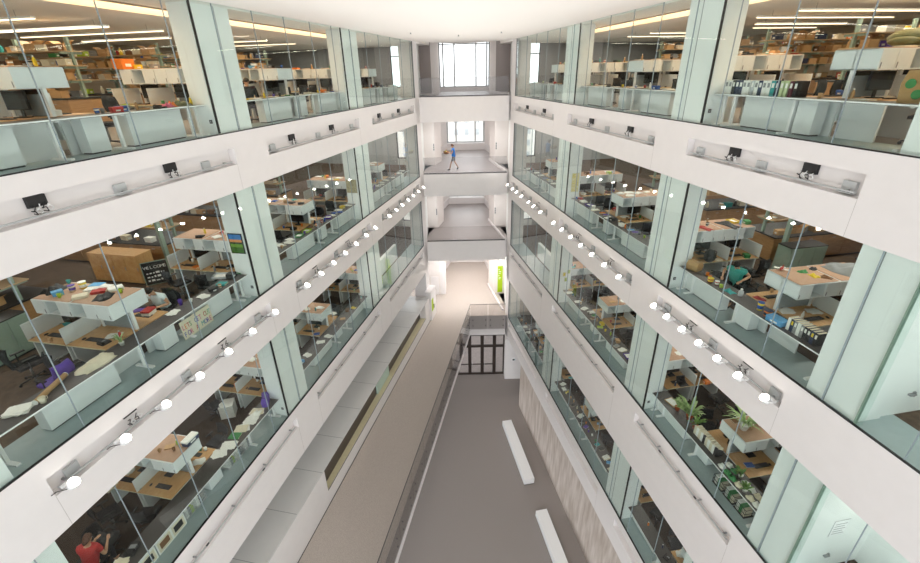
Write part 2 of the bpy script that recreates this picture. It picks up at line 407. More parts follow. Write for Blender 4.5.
# left gallery rooms: white front with a long low opening, grey panelled roof seen under the third floor down
mb = MB(); s = -1
z0, z1 = 6.3, 7.5
for a, b, c, d in ((T0, 11.6, gz, z1), (26.3, 27.3, gz, z1), (11.6, 26.3, gz, z0)):
    d = d - .05 if d == z1 else d
    mb.prism([(a, -.01 * a if a > 0 else .1), (b, -.01 * b if b > 0 else .1), (b, .12), (a, .12)] if a >= 0 else [(a, .05), (b, -.01 * b), (b, .12), (a, .12)], c, d, WHITE)
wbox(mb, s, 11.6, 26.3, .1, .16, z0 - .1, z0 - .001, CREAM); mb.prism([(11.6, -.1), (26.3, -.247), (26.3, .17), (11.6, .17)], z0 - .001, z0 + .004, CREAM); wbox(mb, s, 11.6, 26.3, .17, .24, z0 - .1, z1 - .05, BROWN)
wbox(mb, s, 17.85, 19.65, .08, .16, z0 + .02, z1 - .05, mat('mint panel', '#b9cfc4', .3))
struct(mb.build('wall_left'), FR[-1])
mb = MB(); mb.prism([(T0, .05), (11.6, -.116), (26.3, -.263), (27.3, -.273), (27.3, 3.0), (T0, 3.0)], z1 - .05, z1, PANELGL)
t = 7.6 - 1.93 * 9
while t < 27:
    mb.box(t - .008, t + .008, -.01 * max(t, 0) + .01, 3.0, z1, z1 + .002, MGREY); t += 1.93
struct(mb.build('ceiling'), FR[-1])
mb = MB(); wbox(mb, -1, T0, 28.4, 3.0, 3.2, gz, 9.35, WHITE); struct(mb.build('wall_left'), FR[-1])
mb = MB(); mb.prism([(11.6, -.12), (26.3, -.267), (26.3, -.25), (11.6, -.1)], z0 - .03, z0, DGREY); mb.prism([(T0, -.01), (9.5, -.12), (27.3, -.29), (27.3, -.27), (9.5, -.09), (T0, .06)], gz, gz + .03, DGREY); struct(mb.build('baseboard_left'), FR[-1])
mb = MB(); wbox(mb, -1, 27.3, 28.6, -.42, .04, gz, 7.9, WHITE); struct(mb.build('wall_left'), FR[-1])
mb = MB(); mb.box(-1.75, -1.2, 32.75, 34.4, gz, 7.6, WHITE); mb.box(-2.4, -1.75, 32.7, 33.2, gz, 7.2, WHITE); struct(mb.build('wall_far_left'))
e = empty('wall_sign'); tag(e, 'small lime green sign on the white end of the gallery wall, left', 'sign', frame(-1, 27.62, -.42, 6.3))
m = MB(); m.box(-.2, .2, -.025, 0, 0, .95, LIME); m.build('panel', e)
m = MB(); m.box(.28, .36, -.04, .0, .05, .35, DGREY); m.build('reader', e)
e = empty('wall_sign'); tag(e, 'tall lime green sign beside the bridge recess, right of the gallery', 'sign', Matrix.Translation((3.3, 32.7, gz + .12)))
m = MB(); m.box(-.2, .2, -.02, .02, 0, 2.35, LIME); m.build('panel', e)
for k, (w, z) in enumerate(((.06, 2.0), (.2, 1.84), (.16, 1.7), (.05, 1.45), (.18, 1.3), (.14, 1.2))): m = MB(); m.box(-.13, -.13 + w, -.024, -.02, z, z + (.12 if k in (0, 3) else .04), WHITEB); m.build('lettering', e)
# gallery balustrade
ang = math.atan(.2039)
e = empty('glass_balustrade'); tag(e, 'long frameless glass balustrade bolted along the edge of the carpeted gallery', 'balustrade', Matrix.Translation((gal_x(29.0), 29.0, gz)) @ Matrix.Rotation(-ang, 4, 'Z'))
ln = 32 / math.cos(ang); n = 17; w = ln / n
for k in range(n):
    m = MB(); m.box(.03, .045, -(k + 1) * w + .005, -k * w - .005, -1.16, 1.0, BALGL); m.build('glass_panel', e)
m = MB(); m.box(.024, .051, -ln, 0, 1.0, 1.025, DGREY); m.build('top_edge', e)
for k in range(n):
    for y in (-(k + .2) * w, -(k + .8) * w):
        for z in (-.35, -.85): m = MB(); m.cyl((.0, y, z), (.06, y, z), .03, DGREY, seg=8); m.build('glass_bolt', e)
e = empty('glass_balustrade'); tag(e, 'short glass balustrade on the landing above the lobby doors', 'balustrade', Matrix.Translation((gal_x(29.02), 29.0, gz)))
w = (3.38 - gal_x(29.02)) / 2
for k in range(2):
    m = MB(); m.box(k * w + .05, (k + 1) * w - .005, -.05, -.035, -1.16, 1.0, BALGL); m.build('glass_panel', e)
    for x in (k * w + .22, (k + 1) * w - .15):
        for z in (-.35, -.85): m = MB(); m.cyl((x, 0, z), (x, -.065, z), .035, DGREY, seg=8); m.build('glass_bolt', e)
m = MB(); m.box(.03, 2 * w, -.056, -.03, 1.0, 1.025, DGREY); m.build('top_edge', e)
# lobby doors under the landing
DX = (-1.35, -.36, .65, 1.64, 2.6, 3.42)
for i in range(5):
    x0, x1 = DX[i], DX[i + 1]; y = 29.12
    mb = MB()
    for a, b in ((x0, x0 + .13), (x1 - .13, x1)): mb.box(a, b, y, y + .1, 0, 3.83, FRAMEBR)
    for z, h in ((0, .16), (2.62, .22), (3.7, .13)): mb.box(x0 + .13, x1 - .13, y + .005, y + .095, z, z + h, FRAMEBR)
    if i != 4: mb.box(x0 + .13, x1 - .13, y + .02, y + .08, .95, 1.02, FRAMEBR)
    d = struct(mb.build('door_%d' % (i + 1)))
    p = MB(); p.box(x0 + .1, x1 - .1, y + .045, y + .058, .1, 3.75, CLEAR); p.build('pane', d)['kind'] = 'structure'
    if i != 4:
        p = MB(); p.tube([(x0 + .2, y - .01, .9), (x0 + .2, y - .06, .9), (x0 + .2, y - .06, 1.25), (x0 + .2, y - .01, 1.25)], .014, METAL); p.build('door_handle', d)['kind'] = 'structure'
mb = MB(); mb.box(-11, DX[0], 29.12, 29.3, 0, 3.83, WHITE); mb.box(3.42, 4.2, 29.1, 29.3, 0, 3.83, WHITE); struct(mb.build('wall_far'))
mb = MB(); mb.box(-12, 16, 29.3, 60, -.2, -.01, mat('paving', '#98908d', .8, .06, 3)); struct(mb.build('path'))
# right lobby wall
mb = MB(); wbox(mb, 1, T0, 24.3, .02, .5, 0, 3.75, STONE); struct(mb.build('wall_right'), FR[1])
mb = MB(); wbox(mb, 1, 24.3, 28.5, 3.0, 3.2, 0, 3.75, WHITE); struct(mb.build('wall_right'), FR[1])
mb = MB(); mb.box(3.55, 7.5, 28.45, 28.6, 0, 3.75, WHITE); mb.box(3.4, 3.55, 28.45, 29.12, 0, 3.75, WHITE); struct(mb.build('wall_far_right'))
mb = MB(); wbox(mb, 1, T0, 28.5, .5, 3.2, 3.75, 4.0, WHITE); struct(mb.build('ceiling'), FR[1])
mb = MB(); wbox(mb, 1, 24.3, 24.36, .06, .95, 0, 2.2, FRAMEBR); struct(mb.build('door_6'), FR[1])
e = empty('alarm_plate'); tag(e, 'small dark alarm plate on the white alcove wall beside the lobby doors', 'alarm', Matrix.Translation((4.05, 28.45, 1.75)))  # fire alarm plate on the wall, not a switch
m = MB(); m.box(-.13, .13, -.03, 0, 0, .3, WHITEB); m.build('plate', e)
m = MB(); m.box(-.07, .07, -.05, -.03, .06, .2, BLACK); m.build('display', e)
m = MB(); m.box(.08, .12, -.045, -.03, .06, .2, PAL['teal']); m.build('lamp', e)
# benches
for i, (ta, tb) in enumerate(((17.54, 22.5), (10.5, 15.48))):
    e = empty('bench'); h = (tb - ta) / 2
    tag(e, ('long white box bench on the lobby carpet nearer the glass doors', 'long white box bench on the lobby carpet nearer the camera')[i], 'bench', frame(1, (ta + tb) / 2, -1.4, 0), 'white lobby benches')
    m = MB(); m.box(-h + .03, h - .03, -.28, .28, .0, .06, DGREY); m.build('plinth', e)
    m = MB(); m.box(-h, h, -.31, .31, .06, .44, LAM); m.build('body', e, bevel=.006)
    m = MB(); m.box(-h - .005, h + .005, -.315, .315, .44, .46, WHITEB); m.build('seat', e)
    for q in (-1, 1): m = MB(); m.box(q * h, q * (h + .012), -.3, .3, .1, .43, WHITEB); m.build('end_panel', e)

# ------------------------------------------------------------------ outside
mb = MB(); mb.box(-90, 90, 60, 220, -.4, -.2, mat('street', '#b5b0aa', .9)); struct(mb.build('street'))
def building(x0, x1, y0, y1, h, m, label, cols, rows, z0, wz, ww):
    e = empty('building'); tag(e, label, 'building', Matrix.Translation(((x0 + x1) / 2, y0, -.2)))
    hw = (x1 - x0) / 2; b = MB(); b.box(-hw, hw, 0, y1 - y0, 0, h, m); b.build('walls', e)
    b = MB(); b.box(-hw - .2, hw + .2, -.2, y1 - y0 + .2, h, h + .4, LGREY); b.build('roof', e)
    for i in range(cols):
        for j in range(rows):
            x = -hw + (i + .5) * 2 * hw / cols; z = z0 + j * wz
            b = MB(); b.box(x - ww / 2, x + ww / 2, -.05, 0, z, z + wz * .5, mat('far window glass', '#b4babd', .3)); b.build('window', e)
building(-16, 14, 84, 100, 19.5, mat('pale render', '#e6e2dc', .8), 'pale office block with grey windows outside the end windows', 16, 8, 1.6, 2.1, .8)
building(-34, -18.5, 70, 90, 21.5, mat('brick facade', '#b96c48', .9, .1, 2), 'orange brick building outside, seen past the left offices', 6, 6, 2, 3.2, 1.0)
building(17, 30, 74, 92, 22.5, mat('grey render', '#c9c9c8', .8), 'light grey building outside, seen past the right offices', 6, 6, 2, 3.3, 1.0)

# ------------------------------------------------------------------ lighting tracks on the spandrels
BAYW = ('near', 'middle', 'far')
BOXES = {-1: ((-.46, .4), (-.52, .33), (-.6, .28)), 1: ((-.36, .5), (-.4, .48), (-.4, .45))}
def track(s, L, i):
    a, b = NICHE[s][i]; f = FL[L]; mid = (a + b) / 2; h = (b - a) / 2
    e = empty('lighting_track'); lit = ('unlit', 'lit', 'bare')[(5 - L)]
    tag(e, 'white lighting track in the %s wall recess under the %s, %s bay' % (NAME[s], FLOORWORD[L] if L < 5 else 'top floor', BAYW[i]), 'lighting track', frame(s, mid, .06, f - .74), 'lighting tracks in the wall recesses')
    m = MB(); m.box(-h + .12, h - .12, -.02, .02, -.012, .012, LGREY); m.build('rail', e)
    for k in range(5): m = MB(); m.box(-h + .3 + k * (2 * h - .6) / 4 - .02, -h + .3 + k * (2 * h - .6) / 4 + .02, .02, .14, -.015, .015, METAL); m.build('wall_bracket', e)
    if L > 3:
        for q in (-.86, 0, .86) if not (s < 0 and i == 0 and L == 5) else (-.72, 0, .72):
            m = MB(); m.box(q * h - .13, q * h + .13, .08, .14, -.06, .16, LGREY); m.box(q * h - .15, q * h + .15, -.0, .085, -.045, -.03, LGREY); m.build('socket_box', e)
        for q in BOXES[s][i]:
            c = MB(); c.box(q * h - .16, q * h + .16, .08 if L == 5 else .1, .14, .13 if L == 5 else .2, .32 if L == 5 else .28, BLACK); bx = c.build('power_box', e)
            c = MB(); R = random.Random(int(q * 100) + L + i)
            for k in range(4):
                c = MB(); x = q * h - .14 + k * .09
                pts = [Vector((x + .05 * math.sin(u * 1.6 + k), .05 - .03 * math.sin(PI * u / 6), .15 - .022 * u + .035 * math.sin(u * 2.2 + k))) for u in range(7)]
                c.tube(pts, .009, BLACK if k % 2 == 0 else WHITEB, seg=5)
                c.build('cable', bx)
    else:
        for q in (-.35, .4):
            m = MB(); m.box(q * h - .05, q * h + .05, -.03, .0, -.005, .03, DGREY); m.build('connector', e)
for s in (-1, 1):
    for L in (5, 4, 3):
        for i in range(3): track(s, L, i)
def spotlight():
    e = empty('spotlight'); d = Vector((0, -.62, .78)).normalized(); c = Vector((0, 0, 0))
    m = MB(); m.cyl(c - d * .12, c + d * .05, .085, WHITEB, .1, seg=16); m.build('housing', e)
    m = MB(); m.cyl(c + d * .05, c + d * .058, .092, LAMPON, seg=16); m.build('lens', e)
    m = MB(); m.tube([(.1, 0, 0), (.12, .02, -.02), (.12, .17, -.05), (.03, .21, -.06)], .016, WHITEB, seg=6); m.box(-.09, .09, .19, .235, -.1, -.04, WHITEB); m.build('arm', e)
    m = MB(); m.tube([(-.06, .08, -.1), (-.14, .12, -.06), (-.2, .17, -.04), (-.28, .19, -.05)], .008, BLACK, seg=5); m.build('cable', e)
    return e
HEADS = {-1: ((4.27, 5.41, 6.5, 7.6, 8.71, 9.79, 10.98), (13.01, 14.07, 15.13, 16.22, 17.36, 18.52, 19.66), (21.67, 22.81, 23.86, 24.99, 26.0, 27.08, 28.25)),
         1: ((11.23, 10.52, 9.77, 9.03, 8.28, 7.54, 6.7), (20.12, 19.05, 17.96, 16.86, 15.77, 14.66, 13.51), (28.66, 27.46, 26.55, 25.49, 24.13, 23.22, 22.06))}
for s in (-1, 1):
    for i in range(3):
        for k, t in enumerate(sorted(HEADS[s][i])):
            use('spotlight', spotlight, frame(s, t * .977, -.2, FL[4] - .68, 0), 'lit white spotlight on the %s wall track' % NAME[s], 'spotlight', 'lit spotlights on the wall tracks', '%s bay' % BAYW[i], (t, 0))
# ================================================================== furniture kinds (each maker builds one thing at the origin)
def mk_worktop(t0, t1, legs):
    def f():
        e = empty('worktop'); h = (t1 - t0) / 2
        m = MB(); m.box(-h, h, -.275, .275, .705, .74, DARKTOP); m.build('tabletop', e)
        m = MB(); m.box(-h, h, -.283, -.275, .712, .74, WHITEB); m.build('edge_strip', e)
        for x in legs:
            m = MB(); m.box(x - .03, x + .03, -.03, .03, .04, .68, WHITEB); m.box(x - .035, x + .035, -.22, .22, .68, .705, WHITEB); m.box(x - .04, x + .04, -.24, .24, 0, .04, WHITEB); m.build('leg', e)
        return e
    return f
def mk_pedestal(w, nd):
    def f():
        e = empty('pedestal_cabinet'); h = w / 2
        m = MB(); m.box(-h, h, -.13, .13, .03, .69, LAM); m.box(-h + .02, h - .02, -.11, .11, 0, .03, DGREY); m.build('body', e, bevel=.004)
        for k in range(nd):
            x0 = -h + k * w / nd
            for z0, z1 in ((.05, .36), (.37, .68)):
                m = MB(); m.box(x0 + .006, x0 + w / nd - .006, .13, .146, z0, z1, LAM); d = m.build('drawer', e)
                m = MB(); m.box(x0 + w / nd / 2 - .06, x0 + w / nd / 2 + .06, .146, .158, z1 - .05, z1 - .03, METAL); m.build('handle', d)
        return e
    return f
def mk_desk(w=.86, d=1.08):
    def f():
        e = empty('desk'); a = w / 2; b = d / 2
        m = MB(); m.box(-a, a, -b + .003, b - .003, .712, .74, BIRCH); m.build('tabletop', e)
        m = MB(); m.box(-a - .004, -a, -b + .003, b - .003, .712, .74, CREAM); m.build('edge_band', e)
        for y in (-b + .06, b - .06): m = MB(); m.box(-a + .05, a - .05, y - .02, y + .02, 0, .712, LAM); m.build('leg', e)
        m = MB(); m.box(a - .06, a - .04, -b + .08, b - .08, .3, .71, LAM); m.build('modesty_panel', e)
        return e
    return f
def mk_divider(w=.84):
    def f():
        e = empty('desk_divider'); a = w / 2
        m = MB(); m.box(-a, a, -.012, .012, .0, .4, LAM); m.build('panel', e)
        for x in (-a + .1, a - .1): m = MB(); m.box(x - .03, x + .03, -.03, .03, 0, .02, METAL); m.build('clamp', e)
        return e
    return f
def mk_overhead(ln, pattern):
    """two rows of cabinets back to back on white posts over the spine of the desks"""
    def f():
        e = empty('overhead_cabinet'); b = ln / 2; w = .46; z0, z1 = 1.24, 1.6
        m = MB()
        m.box(-w, w, -b, b, z0, z0 + .02, LAM); m.box(-w, w, -b, b, z1 - .02, z1, LAM); m.box(-.01, .01, -b, b, z0, z1, LAM)
        n = 3
        for k in range(n + 1):
            y = -b + k * ln / n; y0, y1 = max(-b, y - .012), min(b, y + .012)
            m.box(-w, w, y0, y1, z0, z1, LAM)
        m.build('carcass', e)
        m = MB(); m.box(-w + .02, w - .02, -b + .02, b - .02, z1, z1 + .012, mat('tan cabinet top', '#b9947a', .6, .04, 6)); m.build('top_panel', e)
        for sd in (-1, 1):
            for k in range(n):
                if pattern[(k + (sd > 0) * 3) % len(pattern)] == 'o': continue
                y0, y1 = -b + k * ln / n + .004, -b + (k + 1) * ln / n - .004
                m = MB(); m.box(sd * w, sd * (w + .018), y0, y1, z0, z1 - .004, LAM); d = m.build('door', e)
                m = MB(); m.box(sd * (w + .018), sd * (w + .024), y0 + .03, y0 + .05, z0 + .03, z0 + .13, MGREY); m.build('pull', d)
        for y in (-b + .05, b - .1):
            m = MB(); m.box(-.035, .035, y - .03, y + .03, .74, z0, WHITEB); m.build('post', e)
        m = MB(); m.box(-.012, .012, -b + .08, b - .13, .76, 1.14, mat('grey tack panel', '#8f9698', .8, .05, 30)); m.build('back_panel', e)
        return e
    return f
def mk_chair(fab=BLACKF, shell=BLACK, high=False):
    def f():
        e = empty('office_chair')
        m = MB(); m.box(-.24, .24, -.24, .23, .44, .5, fab); m.build('seat', e, bevel=.025)
        m = MB(); hh = 1.02 if high else .95
        prev = None
        for k in range(5):
            z = .58 + k * (hh - .58) / 4; y = .22 + .05 * math.sin(PI * k / 4) + .03 * k / 4
            w = .22 - .04 * abs(k - 1.6) / 2.4
            row = [m.bm.verts.new((x * w, y - .05 * (1 - abs(x)) * -1, z)) for x in (-1, -.5, 0, .5, 1)]; row2 = [m.bm.verts.new((x * w, y + .035 + .05 * (1 - abs(x)), z)) for x in (-1, -.5, 0, .5, 1)]
            if prev:
                for a, b in ((prev[0], row), (row2, prev[1])):
                    for i in range(4): m.face([a[i], a[i + 1], b[i + 1], b[i]], fab, True)
                for i in (0, 4): m.face([prev[0][i], row[i], row2[i], prev[1][i]], fab)
            else:
                for i in range(4): m.face([row[i + 1], row[i], row2[i], row2[i + 1]], fab)
            prev = (row, row2)
        for i in range(4): m.face([prev[0][i], prev[0][i + 1], prev[1][i + 1], prev[1][i]], fab)
        m.build('backrest', e)
        m = MB(); m.tube([(0, .1, .44), (0, .26, .46), (0, .3, .62)], .02, shell, seg=6); m.build('back_bar', e)
        for q in (-1, 1):
            m = MB(); m.tube([(q * .2, .05, .45), (q * .28, .05, .46), (q * .28, .05, .66)], .014, shell, seg=6); m.box(q * .28 - .03, q * .28 + .03, -.12, .14, .66, .685, shell); m.build('armrest', e)
        m = MB(); m.cyl((0, 0, .08), (0, 0, .44), .025, METAL, seg=8); m.build('column', e)
        m = MB()
        for k in range(5):
            a = 2 * PI * k / 5 + .3; m.cyl((0, 0, .1), (.28 * math.cos(a), .28 * math.sin(a), .065), .02, shell, r1=.014, seg=6)
        b = m.build('base', e)
        for k in range(5):
            a = 2 * PI * k / 5 + .3; c = MB(); c.cyl((.28 * math.cos(a) - .012, .28 * math.sin(a), .03), (.28 * math.cos(a) + .012, .28 * math.sin(a), .03), .03, shell, seg=8); c.build('caster', b)
        return e
    return f
SCREEN = mat('dark screen', '#15171c', .15)
def mk_monitor():
    e = empty('monitor')
    m = MB(); m.box(-.27, .27, -.02, .02, .14, .48, BLACK); m.build('housing', e, bevel=.004)
    m = MB(); m.box(-.255, .255, -.024, -.02, .155, .465, SCREEN); m.build('screen', e)
    m = MB(); m.box(-.03, .03, .02, .05, .02, .3, BLACK); m.build('stand', e)
    m = MB(); m.box(-.12, .12, -.08, .1, 0, .018, BLACK); m.build('base', e)
    return e
def mk_keyboard():
    e = empty('keyboard'); m = MB(); m.box(-.22, .22, -.07, .07, 0, .016, BLACK); m.build('case', e)
    m = MB()
    for r in range(4):
        for c in range(11): m.box(-.21 + c * .038, -.178 + c * .038, -.058 + r * .03, -.034 + r * .03, .016, .021, DGREY)
    m.build('keys', e); return e
def mk_mouse():
    e = empty('computer_mouse'); m = MB(); m.ball((0, 0, .012), .04, BLACK, .75, 1.3, .5, seg=10, rings=6); m.build('body', e)
    m = MB(); m.box(-.004, .004, -.04, -.02, .028, .036, MGREY); m.build('wheel', e); return e
def mk_laptop():
    e = empty('laptop'); m = MB(); m.box(-.17, .17, -.12, .12, 0, .016, DGREY); m.build('base', e, bevel=.003)
    m = MB(); m.box(-.145, .145, -.02, .1, .016, .02, BLACK); m.build('keyboard', e)
    M = Matrix.Translation((0, .12, .016)) @ Matrix.Rotation(-.35, 4, 'X')
    m = MB(); m.box(-.17, .17, 0, .012, 0, .23, DGREY, M); l = m.build('lid', e); m = MB(); m.box(-.155, .155, -.003, 0, .015, .215, SCREEN, M); m.build('screen', l); return e
def mk_papers(seed, c='white', w=.21, d=.297, n=4):
    def f():
        R = random.Random(seed); m = MB(); z = 0
        for k in range(n):
            h = .003 + R.random() * .006; M = Matrix.Translation((R.uniform(-.03, .03), R.uniform(-.03, .03), z)) @ Matrix.Rotation(R.uniform(-.35, .35), 4, 'Z')
            m.box(-w / 2, w / 2, -d / 2, d / 2, 0, h, PAL[c] if k % 3 else PAL['white'], M); z += h
        return m.build('paper_stack')
    return f
def mk_book(c, w=.17, d=.24, h=.03):
    def f():
        e = empty('book'); m = MB(); m.box(-w / 2, w / 2, -d / 2, d / 2, 0, .003, PAL[c]); m.box(-w / 2, w / 2, -d / 2, d / 2, h - .003, h, PAL[c]); m.box(-w / 2, -w / 2 + .004, -d / 2, d / 2, 0, h, PAL[c]); m.build('cover', e)
        m = MB(); m.box(-w / 2 + .004, w / 2 - .006, -d / 2 + .005, d / 2 - .005, .003, h - .003, PAL['cream']); m.build('pages', e); return e
    return f
def mk_binder(c, w=.07, h=.31, d=.27, spine='white'):
    def f():
        e = empty('ring_binder'); a = w / 2
        m = MB(); m.box(-a, -a + .004, -d / 2, d / 2, 0, h, PAL[c]); m.box(a - .004, a, -d / 2, d / 2, 0, h, PAL[c]); m.box(-a, a, -d / 2, -d / 2 + .004, 0, h, PAL[c]); m.build('cover', e)
        m = MB(); m.box(-a + .005, a - .005, -d / 2 + .006, d / 2 - .02, .005, h - .01, PAL['cream']); m.build('pages', e)
        m = MB(); m.box(-a * .6, a * .6, -d / 2 - .002, -d / 2, h * .55, h * .85, PAL[spine]); m.build('spine_label', e); return e
    return f
def mk_box(c, w=.3, d=.25, h=.2, lid=None):
    def f():
        e = empty('storage_box'); m = MB(); m.box(-w / 2, w / 2, -d / 2, d / 2, 0, h, PAL[c]); m.build('body', e)
        m = MB(); m.box(-w / 2 - .006, w / 2 + .006, -d / 2 - .006, d / 2 + .006, h - .04, h + .008, PAL[lid or c]); m.build('lid', e)
        m = MB(); m.box(-w * .22, w * .22, -d / 2 - .003, -d / 2, h * .25, h * .55, PAL['white']); m.build('label_patch', e); return e
    return f
def mk_carton(c='kraft', w=.3, d=.25, h=.2):
    def f():
        e = empty('carton'); m = MB()
        m.box(-w / 2, w / 2, -d / 2, d / 2, 0, .006, PAL[c])
        for x0, x1, y0, y1 in ((-w / 2, -w / 2 + .006, -d / 2, d / 2), (w / 2 - .006, w / 2, -d / 2, d / 2), (-w / 2, w / 2, -d / 2, -d / 2 + .006), (-w / 2, w / 2, d / 2 - .006, d / 2)): m.box(x0, x1, y0, y1, 0, h, PAL[c])
        m.build('body', e)
        for q in (-1, 1):
            m = MB(); m.box(-w / 2, w / 2, -d * .45, 0, 0, .004, PAL[c], Matrix.Translation((0, q * d / 2, h)) @ Matrix.Rotation((0 if q > 0 else PI), 4, 'Z') @ Matrix.Rotation(.5, 4, 'X') @ Matrix.Translation((0, d * .45, 0))); m.build('flap', e)
        return e
    return f
def mk_bottle(c, r=.04, h=.2, cap='white'):
    def f():
        e = empty('bottle'); m = MB(); m.lathe([(r * .9, 0), (r, .01), (r, h * .62), (r * .45, h * .82), (r * .4, h * .9)], PAL[c], 10); m.build('body', e)
        m = MB(); m.cyl((0, 0, h * .88), (0, 0, h), r * .48, PAL[cap], seg=10); m.build('cap', e); return e
    return f
def mk_cup(c, r=.042, h=.1):
    def f():
        e = empty('cup'); m = MB(); m.lathe([(r * .75, 0), (r, h), (r * .9, h), (r * .68, .008)], PAL[c], 12); m.build('body', e)
        m = MB(); m.tube([(r * .9, 0, h * .8), (r * 1.5, 0, h * .75), (r * 1.5, 0, h * .35), (r * .82, 0, h * .25)], .006, PAL[c], seg=5); m.build('handle', e); return e
    return f
def mk_tub(c, lid, r=.06, h=.13):
    def f():
        e = empty('tub'); m = MB(); m.lathe([(r * .85, 0), (r, h)], PAL[c], 14); m.build('body', e)
        m = MB(); m.lathe([(r * 1.06, h), (r * 1.06, h + .015)], PAL[lid], 14); m.build('lid', e)
        m = MB(); m.lathe([(r * .935, h * .25), (r * .985, h * .7)], PAL[lid], 14, caps=False); m.build('band', e); return e
    return f
def mk_bag(c, w=.32, d=.2, h=.4):
    def f():
        e = empty('backpack'); m = MB(); m.ball((0, 0, h * .48), .5, PAL[c], w, d * 1.1, h, seg=12, rings=8); m.build('body', e)
        m = MB(); m.ball((0, -d * .45, h * .33), .5, PAL[c], w * .7, d * .5, h * .5, seg=10, rings=6); m.build('pocket', e)
        for q in (-1, 1): m = MB(); m.tube([(q * w * .2, d * .3, h * .9), (q * w * .3, d * .75, h * .75), (q * w * .3, d * .7, h * .3), (q * w * .25, d * .4, h * .12)], .014, PAL['black'], seg=5); m.build('strap', e)
        return e
    return f
def mk_tote(c, hc='black', w=.34, d=.16, h=.34):
    def f():
        e = empty('carrier_bag'); m = MB()
        lo = [(-w / 2, -d / 2), (w / 2, -d / 2), (w / 2, d / 2), (-w / 2, d / 2)]
        A = [m.bm.verts.new((x, y, 0)) for x, y in lo]; B = [m.bm.verts.new((x * 1.08, y * 1.15, h * .6)) for x, y in lo]; T = [m.bm.verts.new((x * 1.0, y * .7, h)) for x, y in lo]
        m.face(A[::-1], PAL[c])
        for P, Q in ((A, B), (B, T)):
            for i in range(4): m.face([P[i], P[(i + 1) % 4], Q[(i + 1) % 4], Q[i]], PAL[c])
        m.face(T, PAL[c]); m.build('body', e)
        for q in (-1, 1): m = MB(); m.tube([(-w * .22, q * d * .34, h * .97), (-w * .16, q * d * .3, h * 1.25), (w * .16, q * d * .3, h * 1.25), (w * .22, q * d * .34, h * .97)], .008, PAL[hc], seg=5); m.build('handle', e)
        return e
    return f
def mk_heap(c, seed, w=.45, d=.3, h=.12, nm='jacket'):
    """soft crumpled cloth lying in folds"""
    def f():
        R = random.Random(seed); m = MB(); nx, ny = 12, 9; P = []
        ph = [R.uniform(0, 6) for _ in range(6)]
        for i in range(nx + 1):
            row = []
            for j in range(ny + 1):
                u, v = i / nx, j / ny; x = (u - .5) * w * (1 + .12 * math.sin(v * 7 + ph[0])); y = (v - .5) * d * (1 + .15 * math.sin(u * 6 + ph[1]))
                e_ = max(0, min(u, 1 - u, v, 1 - v) * 4); e_ = min(1, e_)
                z = h * e_ * (.55 + .25 * math.sin(u * 9 + ph[2] + v * 4) + .2 * math.sin(v * 11 + ph[3] - u * 5)) + .004
                row.append(m.bm.verts.new((x, y, z)))
            P.append(row)
        for i in range(nx):
            for j in range(ny): m.face([P[i][j], P[i + 1][j], P[i + 1][j + 1], P[i][j + 1]], PAL[c], True)
        rim = [P[i][0] for i in range(nx + 1)] + [P[nx][j] for j in range(1, ny + 1)] + [P[i][ny] for i in range(nx - 1, -1, -1)] + [P[0][j] for j in range(ny - 1, 0, -1)]
        lo = [m.bm.verts.new((v.co.x, v.co.y, 0)) for v in rim]; n = len(rim)
        for i in range(n): m.face([lo[i], lo[(i + 1) % n], rim[(i + 1) % n], rim[i]], PAL[c])
        m.face(lo[::-1], PAL[c])
        return m.build(nm)
    return f
def mk_plant(seed, n=22, ln=.45, hgt=.5, leaf=None, pot=TERRA, pr=.11, wid=.035):
    leaf = leaf or LEAF
    def f():
        R = random.Random(seed); e = empty('potted_plant')
        m = MB(); m.lathe([(pr * .7, 0), (pr, pr * 1.5), (pr * 1.1, pr * 1.5), (pr * 1.1, pr * 1.75), (pr * .95, pr * 1.75)], pot, 12); m.build('pot', e)
        m = MB(); m.cyl((0, 0, pr * 1.5), (0, 0, pr * 1.62), pr * .93, SOIL, seg=12); m.build('soil', e)
        m = MB()
        for k in range(n):
            a = R.uniform(0, 2 * PI); l = ln * R.uniform(.6, 1.1); up = hgt * R.uniform(.35, 1.0); b = pr * 1.6
            pts = []
            for q in range(6):
                u = q / 5; r = l * u; z = b + up * math.sin(u * PI * R.uniform(.58, .62)) ; pts.append((r * math.cos(a), r * math.sin(a), max(z, .03)))
            sd = Vector((-math.sin(a), math.cos(a), 0)); prev = None
            for q, p in enumerate(pts):
                w = wid * math.sin(PI * (.12 + .88 * q / 5)) + .002; p = Vector(p)
                cur = (m.bm.verts.new(p - sd * w), m.bm.verts.new(p + Vector((0, 0, -.012))), m.bm.verts.new(p + sd * w))
                if prev:
                    for i in range(2): m.face([prev[i], prev[i + 1], cur[i + 1], cur[i]], leaf, True)
                prev = cur
        m.build('leaves', e); return e
    return f
def mk_tray(c='black', w=.33, d=.25, h=.06):
    def f():
        m = MB(); m.box(-w / 2, w / 2, -d / 2, d / 2, 0, .005, PAL[c])
        for x0, x1, y0, y1 in ((-w / 2, -w / 2 + .006, -d / 2, d / 2), (w / 2 - .006, w / 2, -d / 2, d / 2), (-w / 2, w / 2, -d / 2, -d / 2 + .006), (-w / 2, w / 2, d / 2 - .006, d / 2)): m.box(x0, x1, y0, y1, 0, h, PAL[c])
        o = m.build('letter_tray'); m = MB(); m.box(-w / 2 + .02, w / 2 - .03, -d / 2 + .02, d / 2 - .02, .005, .03, PAL['white']); m.build('papers', o); return o
    return f
